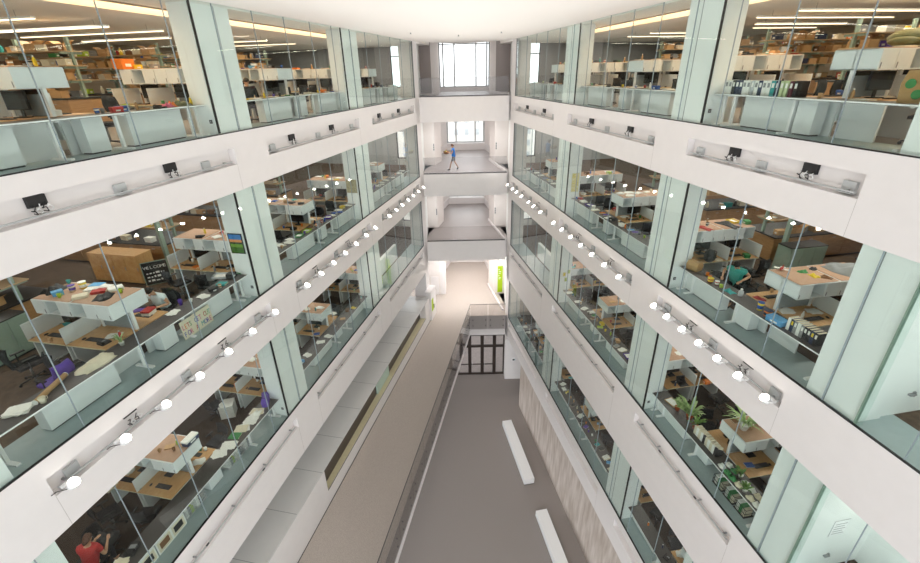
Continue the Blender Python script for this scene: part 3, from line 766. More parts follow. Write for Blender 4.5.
def mk_phone():
    e = empty('desk_phone'); m = MB(); m.box(-.1, .1, -.1, .1, 0, .04, BLACK); m.build('base', e, bevel=.006); m = MB(); m.box(-.09, -.045, -.1, .1, .045, .08, BLACK); m.build('handset', e)
    m = MB(); m.box(-.02, .08, .02, .08, .04, .045, MGREY); m.build('display', e); return e
def mk_crate(c='silver', w=.4, d=.3, h=.28, fill=('white', 'green', 'cream')):
    def f():
        e = empty('wire_crate'); m = MB()
        for z in (0.006, h * .5, h - .006): m.tube([(-w / 2, -d / 2, z), (w / 2, -d / 2, z), (w / 2, d / 2, z), (-w / 2, d / 2, z), (-w / 2, -d / 2, z)], .007, PAL[c], seg=5)
        for k in range(9):
            x = -w / 2 + k * w / 8
            for y in (-d / 2, d / 2): m.cyl((x, y, 0), (x, y, h), .005, PAL[c], seg=5)
        m.build('wires', e)
        m = MB(); m.box(-w / 2, w / 2, -d / 2, d / 2, .0, .008, PAL[c]); m.build('floor_panel', e)
        for k, q in enumerate(fill):
            x = -w / 2 + .04 + k * (w - .08) / len(fill); m = MB(); m.box(x, x + .1, -d * .38, d * .38, .008, h * (1.05 - .15 * k), PAL[q]); m.build('folder', e)
        return e
    return f
def mk_frame(c='white', inner='black', w=.5, h=.36):
    def f():
        e = empty('framed_print'); m = MB()
        for x0, x1, z0, z1 in ((-w / 2, w / 2, 0, .03), (-w / 2, w / 2, h - .03, h), (-w / 2, -w / 2 + .03, .03, h - .03), (w / 2 - .03, w / 2, .03, h - .03)): m.box(x0, x1, -.012, .012, z0, z1, PAL[c])
        m.build('frame', e)
        m = MB(); m.box(-w / 2 + .03, w / 2 - .03, -.004, .004, .03, h - .03, PAL['cream']); m.box(-w * .3, w * .3, -.007, -.004, h * .25, h * .75, PAL[inner]); m.build('print', e); return e
    return f
def mk_magazine_file(c):
    def f():
        e = empty('magazine_file'); m = MB(); m.prism([(-.12, 0), (.12, 0), (.12, .18), (-.12, .3)], -.045, .045, PAL[c], Matrix.Rotation(PI / 2, 4, 'X')); m.build('body', e)
        m = MB(); m.box(-.1, .1, -.035, .035, .18, .27, PAL['cream']); m.build('papers', e); return e
    return f
def mk_bin(c='black'):
    def f():
        e = empty('waste_bin'); m = MB(); m.lathe([(.12, 0), (.15, .34), (.142, .34), (.114, .01)], PAL[c], 14); m.build('body', e); m = MB(); m.lathe([(.156, .33), (.156, .35), (.14, .35)], DGREY, 14); m.build('rim', e); return e
    return f
def mk_labbench(ln):
    def f():
        e = empty('lab_bench'); b = ln / 2; w = .72
        m = MB(); m.box(-w + .04, w - .04, -b + .03, b - .03, .06, .86, LABWOOD); m.box(-w + .08, w - .08, -b + .06, b - .06, 0, .06, DGREY); m.build('base_cabinet', e)
        m = MB(); m.box(-w, w, -b, b, .86, .9, LABTOP); m.build('benchtop', e)
        for k in range(max(2, int(ln / 1.6)) + 1):
            y = -b + .15 + k * (ln - .3) / max(2, int(ln / 1.6))
            m = MB(); m.box(-.035, .035, y - .05, y + .05,   .9, 2.5, LABGREEN)
            for z in (1.36, 1.74, 2.12): m.box(-.32, .32, y - .03, y + .03, z - .06, z, LABGREEN)
            m.build('upright', e)
        for z in (1.36, 1.74, 2.12):
            m = MB(); m.box(-.33, .33, -b + .05, b - .05, z, z + .025, TANSHELF); m.build('shelf', e)
        n = int(ln / .9)
        for k in range(n):
            for q in (-1, 1):
                y0 = -b + .05 + k * (ln - .1) / n; y1 = y0 + (ln - .1) / n - .02
                m = MB(); m.box(q * (w - .04), q * (w - .025), y0, y1, .1, .62, LABWOOD); m.build('door', e)
                m = MB(); m.box(q * (w - .04), q * (w - .025), y0, y1, .65, .84, LABWOOD); d = m.build('drawer', e)
                m = MB(); m.box(q * (w - .025), q * (w - .01), (y0 + y1) / 2 - .06, (y0 + y1) / 2 + .06, .73, .75, METAL); m.build('handle', d)
        return e
    return f
def mk_locker(c, w=1.2, d=.5, h=1.0, nd=3, top=None):
    def f():
        e = empty('aisle_cabinet'); m = MB(); m.box(-w / 2, w / 2, -d / 2, d / 2, .05, h, c); m.box(-w / 2 + .03, w / 2 - .03, -d / 2 + .03, d / 2 - .03, 0, .05, DGREY); m.build('body', e)
        m = MB(); m.box(-w / 2 - .01, w / 2 + .01, -d / 2 - .01, d / 2 + .01, h, h + .025, top or c); m.build('top', e)
        for k in range(nd):
            x0 = -w / 2 + k * w / nd + .008; x1 = x0 + w / nd - .016
            m = MB(); m.box(x0, x1, -d / 2 - .015, -d / 2, .08, h - .03, c); q = m.build('door', e)
            m = MB(); m.box(x1 - .04, x1 - .025, -d / 2 - .03, -d / 2 - .015, h * .5, h * .5 + .12, METAL); m.build('handle', q)
        return e
    return f
def mk_stool():
    e = empty('lab_stool'); m = MB(); m.cyl((0, 0, .6), (0, 0, .66), .18, BLACK, seg=14); m.build('seat', e)
    m = MB(); m.cyl((0, 0, .06), (0, 0, .6), .025, METAL, seg=8); m.build('column', e)
    m = MB()
    for k in range(5): m.cyl((0, 0, .08), (.24 * math.cos(k * 1.2566), .24 * math.sin(k * 1.2566), .02), .018, BLACK, seg=6)
    m.build('base', e); return e
def mk_toyplane():
    e = empty('toy_plane'); m = MB(); m.ball((0, 0, .05), .04, PAL['red'], .9, 3.2, .9, seg=10, rings=8); m.build('fuselage', e)
    m = MB(); m.box(-.16, .16, -.05, .02, .045, .055, PAL['white']); m.build('wing', e); m = MB(); m.box(-.06, .06, .09, .13, .05, .058, PAL['white']); m.box(-.005, .005, .08, .13, .05, .11, PAL['red']); m.build('tail', e); return e
def mk_tube():
    e = empty('poster_tube'); m = MB(); m.cyl((-.42, 0, .05), (.42, 0, .05), .05, PAL['kraft'], seg=12); m.build('tube', e)
    for q in (-1, 1): m = MB(); m.cyl((q * .42, 0, .05), (q * .432, 0, .05), .052, PAL['white'], seg=12); m.build('end_cap', e)
    return e
SKIPPED = [16063, 46809, 48688, 53860, 68907, 91918, 117325, 119767, 127115, 228252, 243868, 268207, 336272, 356925, 404101, 404456, 409292, 411130, 427862, 436592, 479679, 483895, 493050, 513888, 536075, 565338, 603948, 640555, 654352, 654503, 678553, 680555, 682794, 685851, 695307, 779853, 802135, 807356, 825653, 839081, 928028, 943869, 995399, 1020545, 1039390, 1045797, 1059799, 1172645, 1194178, 1197745, 1217742, 1223639, 1249071, 1260786, 1277670, 1278898, 1325749, 1341182, 1347057, 1351756, 1369980, 1416729, 1435286, 1441752, 1449852, 1450268, 1481264, 1487993, 1528396, 1547364, 1554630, 1560302, 1575580, 1576200, 1615668, 1616658, 1638243, 1684634, 1720932, 1766284, 1768414, 1803345, 1835534, 1847289, 1892880, 1901450, 1913521, 1930859, 2021859, 2064839, 2065141, 2084649, 2089161, 2095274, 2109965, 2156209, 2201774, 2212479, 2250903, 2262705, 2277254, 2304382, 2313057, 2323698, 2324583, 2335111, 2335600, 2342836, 2352452, 2369556, 2403078, 2405513, 2411424, 2441577, 2489372, 2497759, 2517011, 2533812, 2567987, 2568074, 2577478, 2578101, 2580378, 2593825, 2608221, 2623898, 2643224, 2663667, 2665775, 2672575, 2684784, 2692285, 2715373, 2728967, 2762096, 2764035, 2765065, 2770530, 2779298, 2832079, 2837246, 2842845, 2864476, 2883075, 2897776, 2924430, 2924671, 2938871, 2947513, 2966577, 2968340, 3032344, 3036608, 3038930, 3064632, 3076805, 3079203, 3088671, 3096555, 3111598, 3118137, 3149875, 3164599, 3178105, 3179400, 3187531, 3189936, 3208206, 3237497, 3248532, 3262977, 3263217, 3275545, 3279957, 3286475, 3293747, 3304072, 3327383, 3344990, 3350342, 3350604, 3367793, 3395264, 3399514, 3422775, 3428997, 3458864, 3459859, 3475266, 3522451, 3526106, 3529734, 3542959, 3587643, 3631355, 3641962, 3689370, 3695801, 3729076, 3737428, 3758326, 3828213, 3836287, 3852762, 3865101, 3874963, 3914082, 3918776, 3949095, 4017071, 4037877, 4092960, 4125320, 4129357, 4149417, 4150630, 4163751, 4173217, 4193256, 4244148, 4246196, 4272610, 4293611, 4293932, 4303176, 4334321, 4353252, 4401695, 4402742, 4409993, 4431291, 4459074, 4460063, 4471208, 4480229, 4489088, 4506583, 4545798, 4624532, 4635413, 4637199, 4649450, 4658308, 4672677, 4724946, 4750621, 4764064, 4778681, 4854249, 4875457, 4875982, 4878634, 4914483, 4928618, 4928899, 4969079, 5050038, 5057816, 5090056, 5118073, 5146671, 5165571, 5175920, 5182186, 5197435, 5199185, 5233825, 5240747, 5250302, 5261396, 5283805, 5351102, 5374047, 5408621, 5409142, 5457978, 5475226, 5490797, 5493606, 5495239, 5504746, 5536743, 5545008, 5560575, 5560820, 5576880, 5607503, 5612163, 5615634, 5627311, 5627467, 5630317, 5634447, 5653811, 5658473, 5667649, 5676972, 5696177, 5711195, 5722912, 5726823, 5733761, 5745307, 5792072, 5792506, 5821294, 5824585, 5831363, 5833659, 5863606, 5889609, 5896657, 5937342, 5941748, 5946924, 5948348, 5970172, 6005082, 6005524, 6024537, 6060573, 6083081, 6083389, 6083660, 6125400, 6132040, 6166350, 6173078, 6198283, 6210279, 6221612, 6223017, 6253065, 6277663, 6280007, 6293588, 6325899, 6329521, 6332353, 6378937, 6385930, 6396147, 6417959, 6449178, 6450954, 6459327, 6479969, 6499452, 6514306, 6535404, 6538777, 6563212, 6589608, 6592545, 6607749, 6611212, 6650869, 6652458, 6691726, 6700670, 6710408, 6743197, 6765849, 6775263, 6775805, 6782006, 6790076, 6796524, 6816702, 6839447, 6856366, 6861435, 6878611, 6910400, 6926365, 6928684, 6940346, 6947034, 6970610, 6978504, 6982450, 6998063, 6998349, 7012530, 7018538, 7052916, 7071564, 7078455, 7084911, 7085937, 7103590, 7106302, 7113560, 7118452, 7140744, 7153261, 7224929, 7230463, 7230711, 7239945, 7262008, 7271495, 7282715, 7360915, 7368486, 7385098, 7402523, 7413673, 7455198, 7458789, 7479959, 7554036, 7587380, 7643913, 7656739, 7679761, 7680663, 7721611, 7749506, 7757592, 7781901, 7783844, 7834605, 7835732, 7844261, 7886959, 7912006, 7916690, 7917343, 7960506, 7978191, 8015224, 8037066, 8040634, 8063878, 8073596, 8093292, 8096866, 8102023, 8112060, 8128243, 8136937, 8154291, 8174415, 8187335, 8192366, 8202338, 8204661, 8216633, 8217151, 8225608, 8233640, 8268752, 8278855, 8294361, 8301007, 8309416, 8340618, 8347354, 8349055, 8356727, 8364437, 8367882, 8380020, 8432846, 8461109, 8471091, 8538107, 8567743, 8602165, 8602733, 8607164, 8608182, 8610804, 8621544, 8623346, 8640983, 8641895, 8697069, 8702208, 8719327, 8728071, 8748587, 8752792, 8789959, 8803588, 8804046, 8810706, 8818968, 8876958, 8906511, 8922053, 8927900, 8948845, 8954978, 8960004, 9003685, 9010352, 9045839, 9096036, 9113662, 9122919, 9153896, 9175683, 9203602, 9205375, 9210277, 9225423, 9228124, 9269402, 9271066, 9272863, 9311242, 9318319, 9346651, 9396097, 9397549, 9401492, 9404164, 9419504, 9447535, 9467256, 9484166, 9487596, 9495543, 9501612, 9514500, 9515154, 9572902, 9588552, 9608054, 9611743, 9628991, 9639723, 9640740, 9640773, 9648355, 9668828, 9675099, 9681947, 9685363, 9727829, 9744474, 9789537, 9799144, 9807922, 9817153, 9826978, 9874798, 9917789, 9931857, 9982116, 9992990, 10008021, 10052468, 10057281, 10060887, 10067493, 10111399, 10111895, 10121398, 10150415, 10156983, 10192009, 10216167, 10228576, 10234416, 10243991, 10265270, 10291201, 10302717, 10315601, 10320825, 10322576, 10344790, 10349670, 10357938, 10358776, 10374936, 10382523, 10404930, 10411740, 10440227, 10460651, 10472449, 10541230, 10555530, 10559290, 10601889, 10603496, 10607898, 10643236, 10670992, 10714439, 10740278, 10753870, 10767802, 10782023, 10811027, 10814464, 10833116, 10891082, 10911469, 10921582, 10953510, 10954961, 10961800, 10977275, 10981407, 10988621, 11009968, 11022727, 11023392, 11041804, 11069782, 11081879, 11084430, 11102120, 11148749, 11198874, 11214930, 11227515, 11228316, 11237820, 11239880, 11293176, 11304448, 11314689, 11321701, 11348269, 11368440, 11406697, 11414119, 11440964, 11483108, 11487559, 11529579, 11574074, 11612106, 11655087, 11695891, 11708031, 11709803, 11716825, 11747042, 11753865, 11755136, 11778479, 11782385, 11804071, 11819561, 11821204, 11832818, 11873604, 11878554, 11889215, 11891280, 11899166, 11902997, 11985265, 11992909, 11994223, 12003771, 12007696, 12078402, 12090713, 12101996, 12109777, 12117711, 12122969, 12124389, 12135306, 12137022, 12139201, 12143236, 12153939, 12161163, 12200275, 12335490, 12342684, 12392182, 12404746, 12449279, 12449386, 12456137, 12462884, 12478415, 12483504, 12515090, 12526421, 12533213, 12546821, 12547619, 12565547, 12582038, 12609925, 12621773, 12639871, 12718440, 12746189, 12765310, 12829319, 12830887, 12832693, 12847855, 12856098, 12906618, 12941367, 12954421, 12961340, 12976685, 12980658, 12992712, 13009275, 13041818, 13044477, 13054464, 13072868, 13080691, 13114331, 13120854, 13168821, 13179725, 13183159, 13222828, 13283109, 13328260, 13336560, 13365594, 13391536, 13407079, 13500640, 13682682, 13737799, 13746807, 13759878, 13761800, 13771233, 13789945, 13868461, 13870093, 13904056, 14019537, 14020907, 14069427, 14075325, 14083693, 14087782, 14092037, 14098221, 14122641, 14168050, 14174524, 14187690, 14192067, 14195816, 14227846, 14234396, 14234941, 14236004, 14252321, 14265916, 14290369, 14293165, 14299554, 14300531, 14302740, 14306083, 14324005, 14347474, 14364305, 14400146, 14404141, 14405155, 14405393, 14422011, 14449657, 14452010, 14452283, 14458556, 14489781, 14493009, 14496725, 14509300, 14520212, 14530207, 14540327, 14556628, 14578194, 14626913, 14628759, 14681059, 14698443, 14702191, 14714989, 14730400, 14733004, 14746544, 14747485, 14749762, 14806106, 14861116, 14867975, 14908949, 14948132, 14985550, 14990103, 14998813, 15006595, 15019145, 15041758, 15138200, 15162973, 15179579, 15187731, 15190223, 15192445, 15203336, 15226629, 15292903, 15294771, 15324066, 15349640, 15380824, 15388198, 15438289, 15453239, 15475420, 15489169, 15515272, 15518540, 15537471, 15539977, 15562386, 15584318, 15665167, 15689708, 15696314, 15703363, 15727365, 15735646, 15736709, 15738415, 15744819, 15749476, 15775515, 15790311, 15796115, 15796593, 15812274, 15825378, 15924158, 15929019, 15936979, 15954645, 15962396, 16007733, 16009829, 16051805, 16053556, 16072245, 16073315, 16078935, 16092743, 16102925, 16108888, 16115073, 16125218, 16138548, 16167347, 16171345, 16186384, 16205722, 16232616, 16234800, 16244926, 16260317, 16262255, 16272859, 16292005, 16302422, 16315755, 16326228, 16359692, 16363300, 16367727, 16378849, 16380840, 16387778, 16390474, 16406364, 16423718, 16449363, 16459818, 16459855, 16467813, 16509490, 16515987, 16521462, 16522704, 16530184, 16547762, 16553375, 16581279, 16607813, 16613443, 16617910, 16624280, 16722190, 16762736, 16763128]
# ================================================================== fitting out the offices
ORD = ('first', 'second', 'third', 'fourth', 'fifth', 'sixth', 'seventh', 'eighth', 'ninth', 'tenth', 'eleventh', 'twelfth', 'thirteenth', 'fourteenth', 'fifteenth', 'sixteenth', 'seventeenth', 'eighteenth')
def bay_of(s, t):
    ps = PIERS[s]; return 'near' if t < ps[1][1] else ('middle' if t < ps[2][1] else 'far')
import zlib
PUTS = []
SPOT = []
RAD = {'papers': .17, 'book': .13, 'box': .13, 'bottle': .05, 'mug': .07, 'tub': .07, 'tray': .2, 'phone': .14, 'monitor': .16, 'keyboard': .17, 'computer mouse': .06, 'binder': .1, 'cloth': .25, 'jacket': .25, 'bag': .22,
       'coat': .4, 'plant': .14, 'laptop': .2, 'tube': .3, 'magazine file': .1, 'paper': .1, 'carton': .17, 'office chair': .3, 'tumbler': .06, 'backpack': .2, 'folder': .18, 'device': .15, 'soft toy': .1, 'toy': .16, 'bowl': .09}
def free(s, L, t, n, h, r):
    return not any(a == s and b == L and abs(e - h) < .12 and (c - t) ** 2 + (d - n) ** 2 < (q + r) ** 2 for a, b, c, d, e, q in SPOT if b == L and abs(c - t) < .8)
SKIP = set(SKIPPED)
def put(key, maker, s, L, t, n, h, rot, desc, cat, group=None):
    # things the photo shows nothing of are left out
    pid = zlib.crc32(('%s|%d|%d|%.2f|%.2f|%.2f' % (key, s, L, t, n, h)).encode()) & 0xffffff
    if pid in SKIP: return None
    SPOT.append((s, L, t, n, h, RAD.get(cat, .1)))
    r = put_(key, maker, s, L, t, n, h, rot, desc, cat, group); PUTS.append((r, pid)); return r
def put_(key, maker, s, L, t, n, h, rot, desc, cat, group=None):
    if isinstance(rot, str): rot = turn(s, rot)
    return use(key, maker, frame(s, t, n, FL[L] + h, rot), desc, cat, group, '%s %s, %s bay' % (FLOORWORD[L], NAME[s], bay_of(s, t)), (t, n))
WT, PD, DK = mk_worktop, mk_pedestal, mk_desk
CHAIRS = (('black fabric', mk_chair()), ('grey mesh', mk_chair(mat('mesh grey', '#34363b', .9), DGREY)), ('tall black', mk_chair(BLACKF, BLACK, True)))
CN = {'mint': 'pale green', 'sky': 'light blue', 'lime': 'lime green', 'kraft': 'cardboard brown'}
COLS = ('white', 'cream', 'red', 'orange', 'yellow', 'green', 'teal', 'blue', 'navy', 'purple', 'brown', 'tan', 'black', 'grey', 'lime', 'sky', 'kraft')
def small_item(R, s, L, t, n, h, where):
    k = R.random(); c = R.choice(COLS); d = CN.get(c, c); rot = R.uniform(-.5, .5); h += .001
    rad = .17 if k < .26 else .13 if k < .54 else .06 if k < .66 else .07 if k < .86 else .2 if k < .93 else .14
    for q in range(8):
        if free(s, L, t, n, h, rad): break
        t += R.uniform(-.12, .12); n += R.uniform(-.06, .06)
    else: return
    if where == 'the worktop': n = min(max(n, .25 + rad * .9), .8 - rad * .9) if rad < .2 else .52
    if k < .26: sd = R.randint(0, 5); cc = R.choice(('white', 'white', 'cream')); put('paper%d%s' % (sd, cc), mk_papers(sd, cc), s, L, t, n, h, rot, 'loose papers on %s' % where, 'papers')
    elif k < .42: put('book' + c, mk_book(c), s, L, t, n, h, rot, '%s book on %s' % (d, where), 'book')
    elif k < .54: put('box' + c, mk_box(c, .2, .15, .1), s, L, t, n, h, rot, '%s box on %s' % (d, where), 'box')
    elif k < .66: put('bottle' + c, mk_bottle(c, .032, .19), s, L, t, n, h, rot, '%s bottle on %s' % (d, where), 'bottle')
    elif k < .78: put('cup' + c, mk_cup(c), s, L, t, n, h, rot, '%s mug on %s' % (d, where), 'mug')
    elif k < .86: put('tub' + c, mk_tub('white', c, .045, .09), s, L, t, n, h, rot, '%s lidded tub on %s' % (d, where), 'tub')
    elif k < .93: put('tray' + c, mk_tray(c), s, L, t, n, h, rot, '%s tray on %s' % (d, where), 'tray')
    else: put('phone', mk_phone, s, L, t, n, h, rot, 'black phone on %s' % where, 'phone')
OVLEN, OV0 = 1.25, .82
def pod(s, L, tc, rows, R, near=True, far=True, clutter=.6, chairs=True, tops=True):
    """a double row of birch desks at right angles to the glass, cabinets over the spine"""
    for r in range(rows):
        n0 = .83 + r * 1.1; nc = n0 + .55; rw = ('beside the glass', 'second from the glass', 'third from the glass')[r]
        pat = R.choice(('dododd', 'ddoddo', 'oddddo', 'ddodod'))
        put('overhead' + pat, mk_overhead(1.08, pat), s, L, tc, nc, 0, 0, 'white overhead cabinet with tan top', 'overhead cabinet', 'overhead cabinets')
        if tops and R.random() < clutter + .4:
            for q in range(R.randint(3, 6)): small_item(R, s, L, tc + R.uniform(-.3, .3), nc + R.uniform(-.4, .4), 1.612, 'overhead cabinet')
        for side, on in ((-1, near), (1, far)):
            if not on: continue
            face = 'near' if side < 0 else 'far'; sw = ('near side', 'far side')[side > 0]; rot = 0 if (side * sg(s)) < 0 else PI
            td = tc + side * .45
            put('desk', mk_desk(), s, L, td, nc, 0, rot, 'birch desk %s' % ('by glass', 'in second row')[r], 'desk', 'birch desks')
            put('divider', mk_divider(), s, L, td, n0 + 1.1, .74, 0, 'white divider, %s' % ('desk by glass', 'second desk row')[r], 'desk divider', 'desk dividers')
            if R.random() < .9: put('monitor', mk_monitor, s, L, tc + side * .2, nc + R.uniform(-.12, .15), .74, face, 'black monitor on birch desk', 'monitor')
            put('keyboard', mk_keyboard, s, L, tc + side * .58, nc + R.uniform(-.1, .1), .74, face, 'black keyboard on birch desk', 'keyboard')
            put('mouse', mk_mouse, s, L, tc + side * .6, nc + .36, .74, face, 'black mouse on birch desk', 'computer mouse')
            if chairs and R.random() < .85:
                nm, mk = CHAIRS[R.randint(0, 2)]
                put('chair' + nm, mk, s, L, tc + side * (1.22 + R.uniform(0, .2)), nc + R.uniform(-.1, .1), 0, turn(s, 'far' if side < 0 else 'near') + R.uniform(-.5, .5), '%s chair at desk' % nm, 'office chair', 'office chairs')
            for q in range(int(clutter * 5)):
                small_item(R, s, L, tc + side * R.uniform(.12, .8), n0 + R.uniform(.2, .88), .74, 'birch desk')
def counter(s, L, t0, t1, peds):
    legs = []; e = t0 + .1
    for a, b in list(peds) + [(t1 - .1, t1)]:
        if a - e > .14: legs.append((e + .07 if not legs else (a + e) / 2) - (t0 + t1) / 2)
        e = b
    legs.append(t1 - .06 - (t0 + t1) / 2) if not peds or peds[-1][1] < t1 - .16 else None
    put('worktop%.1f%d%d' % (t1 - t0, s, len(peds)), WT(t0, t1, [sg(s) * q for q in legs]), s, L, (t0 + t1) / 2, .525, 0, 0, 'long dark worktop along the glass', 'worktop', 'dark worktops along the glass')
    for a, b in peds:
        w = b - a; put('pedestal%.1f' % w, PD(w, 1 if w < .7 else 3), s, L, (a + b) / 2, .67, 0, 0, ('narrow' if w < .7 else 'wide') + ' white cabinet under the worktop', 'cabinet', 'white cabinets under the worktops')
def clutter_row(s, L, t0, t1, R, n, skip=()):
    for k in range(n):
        t = t0 + (k + R.uniform(.1, .9)) * (t1 - t0) / n
        if any(a < t < b for a, b in skip): continue
        small_item(R, s, L, t, R.uniform(.42, .66), .74, 'the worktop')
# ================================================================== people
def skin_mesh(name, chains, m, parent, sub=1):
    """one continuous skin surface grown over joints; chains: list of [(x,y,z,r), ...] sharing joints by position"""
    vs, es, rs, roots = [], [], [], []
    idx = {}
    for ch, is_root in chains:
        prev = None
        for p in ch:
            key = tuple(round(c, 4) for c in p[:3])
            if key not in idx: idx[key] = len(vs); vs.append(p[:3]); rs.append(p[3])
            i = idx[key]
            if prev is not None and prev != i: es.append((prev, i))
            elif prev is None and is_root: roots.append(i)
            prev = i
    me = bpy.data.meshes.new(name); me.from_pydata(vs, es, [])
    o = bpy.data.objects.new(name, me); COL.objects.link(o)
    md = o.modifiers.new('skin', 'SKIN'); md.use_smooth_shade = True
    for i, d in enumerate(me.skin_vertices[0].data):
        r = rs[i]; d.radius = r if isinstance(r, tuple) else (r, r); d.use_root = i in roots
    if sub: sb = o.modifiers.new('sub', 'SUBSURF'); sb.levels = sub; sb.render_levels = sub
    bpy.context.view_layer.update()
    dg = bpy.context.evaluated_depsgraph_get()
    nm = bpy.data.meshes.new_from_object(o.evaluated_get(dg)); bpy.data.objects.remove(o)
    nm.materials.clear(); nm.materials.append(m)
    for p in nm.polygons: p.use_smooth = True
    r = bpy.data.objects.new(name, nm); COL.objects.link(r); r.parent = parent
    return r
def person(label, M, J, top, bottom, hair, sleeve=.5, legs='long', shoes=BLACK, skin=SKIN, hairlen=0.0, top_long=False):
    """J: joints in person space (front is -y): pelvis, chest, neck, head, sh_l.., el, wr, hand dir, hip, kn, an, toe"""
    e = empty('person'); tag(e, label, 'person', M)
    V = {k: Vector(v) for k, v in J.items()}
    pel, ch, nk, hd = V['pelvis'], V['chest'], V['neck'], V['head']
    look = V['look'].normalized(); upd = (hd - nk).normalized()
    def c(v, r): return (v.x, v.y, v.z, r)
    mid = pel.lerp(ch, .5)
    body = [([c(pel, (.15, .11)), c(mid, (.13, .1)), c(ch, (.16, .11)), c(nk - upd * .03, .06), c(nk, .05), c(hd - upd * .09 + look * .01, .062), c(hd, (.078, .09)), c(hd + upd * .07, (.07, .08)), c(hd + upd * .11, .04)], True)]
    for q in 'lr':
        s_, el, wr, ha = V['sh_' + q], V['el_' + q], V['wr_' + q], V['hand_' + q]
        d = (ha - wr).normalized(); palm = wr + d * .07
        body.append(([c(ch, (.16, .11)), c(s_, .06), c(s_.lerp(el, .5), .048), c(el, .04), c(el.lerp(wr, .4), .04), c(wr, .026), c(palm, (.036, .02))], False))
        side = d.cross(Vector((0, 0, 1)) if abs(d.z) < .8 else Vector((0, 1, 0))).normalized(); nrm2 = d.cross(side)
        for k, (off, l) in enumerate(((-.028, .075), (-.01, .085), (.009, .08), (.027, .062))):
            a = palm + side * off * .8; b = palm + d * .045 + side * off; f1 = b + d * l * .5 + nrm2 * .006; f2 = f1 + d * l * .4 + nrm2 * .018
            body.append(([c(a, .01), c(b, .0095), c(f1, .0085), c(f2, .007)], True))
        sg_ = 1 if q == 'l' else -1
        a = wr + d * .03; b = a + (side * sg_ + d * .7).normalized() * .05; body.append(([c(a, .011), c(b, .01), c(b + d * .035, .008)], True))
        hp, kn, an, toe = V['hip_' + q], V['kn_' + q], V['an_' + q], V['toe_' + q]
        body.append(([c(pel, (.15, .11)), c(hp, .085), c(hp.lerp(kn, .5), .075), c(kn, .052), c(kn.lerp(an, .35), .055), c(an, .035), c(an.lerp(toe, .5) - Vector((0, 0, .02)), .035), c(toe, .028)], False))
    skin_mesh('body', body, skin, e)
    # shirt
    dn = (ch - pel).normalized() * (.1 if legs == 'short' else .02)
    sh = [([c(pel - dn, (.19, .155)), c(pel + dn * .3, (.185, .15)), c(mid, (.17, .142)), c(ch, (.2, .15)), c(nk - upd * .05, .09)], True)]
    for q in 'lr':
        s_, el, wr = V['sh_' + q], V['el_' + q], V['wr_' + q]
        a = [c(ch, (.2, .15)), c(s_, .09), c(s_.lerp(el, sleeve), .07)]
        if top_long: a += [c(el, .054), c(el.lerp(wr, .85), .042)]
        sh.append((a, False))
    skin_mesh('shirt', sh, top, e)
    tr = [([c(pel, (.172, .128)), c(pel + (ch - pel).normalized() * .06, (.165, .122))], True)]
    for q in 'lr':
        hp, kn, an = V['hip_' + q], V['kn_' + q], V['an_' + q]
        a = [c(pel, (.172, .128)), c(hp, .1), c(hp.lerp(kn, .5), .09), c(hp.lerp(kn, .86), .078)]
        if legs == 'long': a += [c(kn, .066), c(kn.lerp(an, .5), .058), c(kn.lerp(an, .92), .05)]
        tr.append((a, False))
    skin_mesh('shorts' if legs != 'long' else 'trousers', tr, bottom, e)
    for q in 'lr':
        an, toe = V['an_' + q], V['toe_' + q]
        skin_mesh('shoe', [([c(an + (an - toe).normalized() * .04 - Vector((0, 0, .045)), .04), c(an.lerp(toe, .5) - Vector((0, 0, .03)), .045), c(toe + (toe - an).normalized() * .02 - Vector((0, 0, .005)), .034)], True)], shoes, e)
    # face and hair
    rt_ = look.cross(upd).normalized()
    F = Matrix((rt_, -look, upd)).transposed().to_4x4(); F.translation = hd
    for x in (-.032, .032):
        m = MB(); m.ball((x, -.084, .015), .012, WHITEB, seg=8, rings=6, M=F); m.ball((x, -.093, .015), .006, BLACK, seg=6, rings=4, M=F); m.build('eye', e)
    m = MB(); m.cyl(F @ Vector((0, -.08, .02)), F @ Vector((0, -.112, -.025)), .007, skin, r1=.014, seg=8); m.build('nose', e)
    m = MB(); m.ball((0, -.083, -.055), .022, mat('lips', '#a5594e', .6), 1, .3, .3, seg=8, rings=5, M=F); m.build('mouth', e)
    for x in (-.083, .083): m = MB(); m.ball((x, .005, 0), .026, skin, .4, .7, 1, seg=8, rings=6, M=F); m.build('ear', e)
    m = MB(); N = 14
    rows = []
    for i in range(7):
        p = PI * .5 * i / 6
        row = []
        for k in range(N):
            a = 2 * PI * k / N; back = max(0, math.sin(a))
            z = .05 + .085 * math.sin(p) - (1 - i / 6) * (.02 + back * (.1 + hairlen)); r = .098 * math.cos(p) ** .6 if i < 6 else .004
            row.append(m.bm.verts.new(F @ Vector((r * .93 * math.cos(a), r * 1.08 * math.sin(a) + .012, z))))
        rows.append(row)
    for a, b in zip(rows, rows[1:]):
        for k in range(N): m.face([a[k], a[(k + 1) % N], b[(k + 1) % N], b[k]], hair, True)
    m.face(rows[-1], hair); m.face(rows[0][::-1], hair)
    m.build('hair', e)
    return e
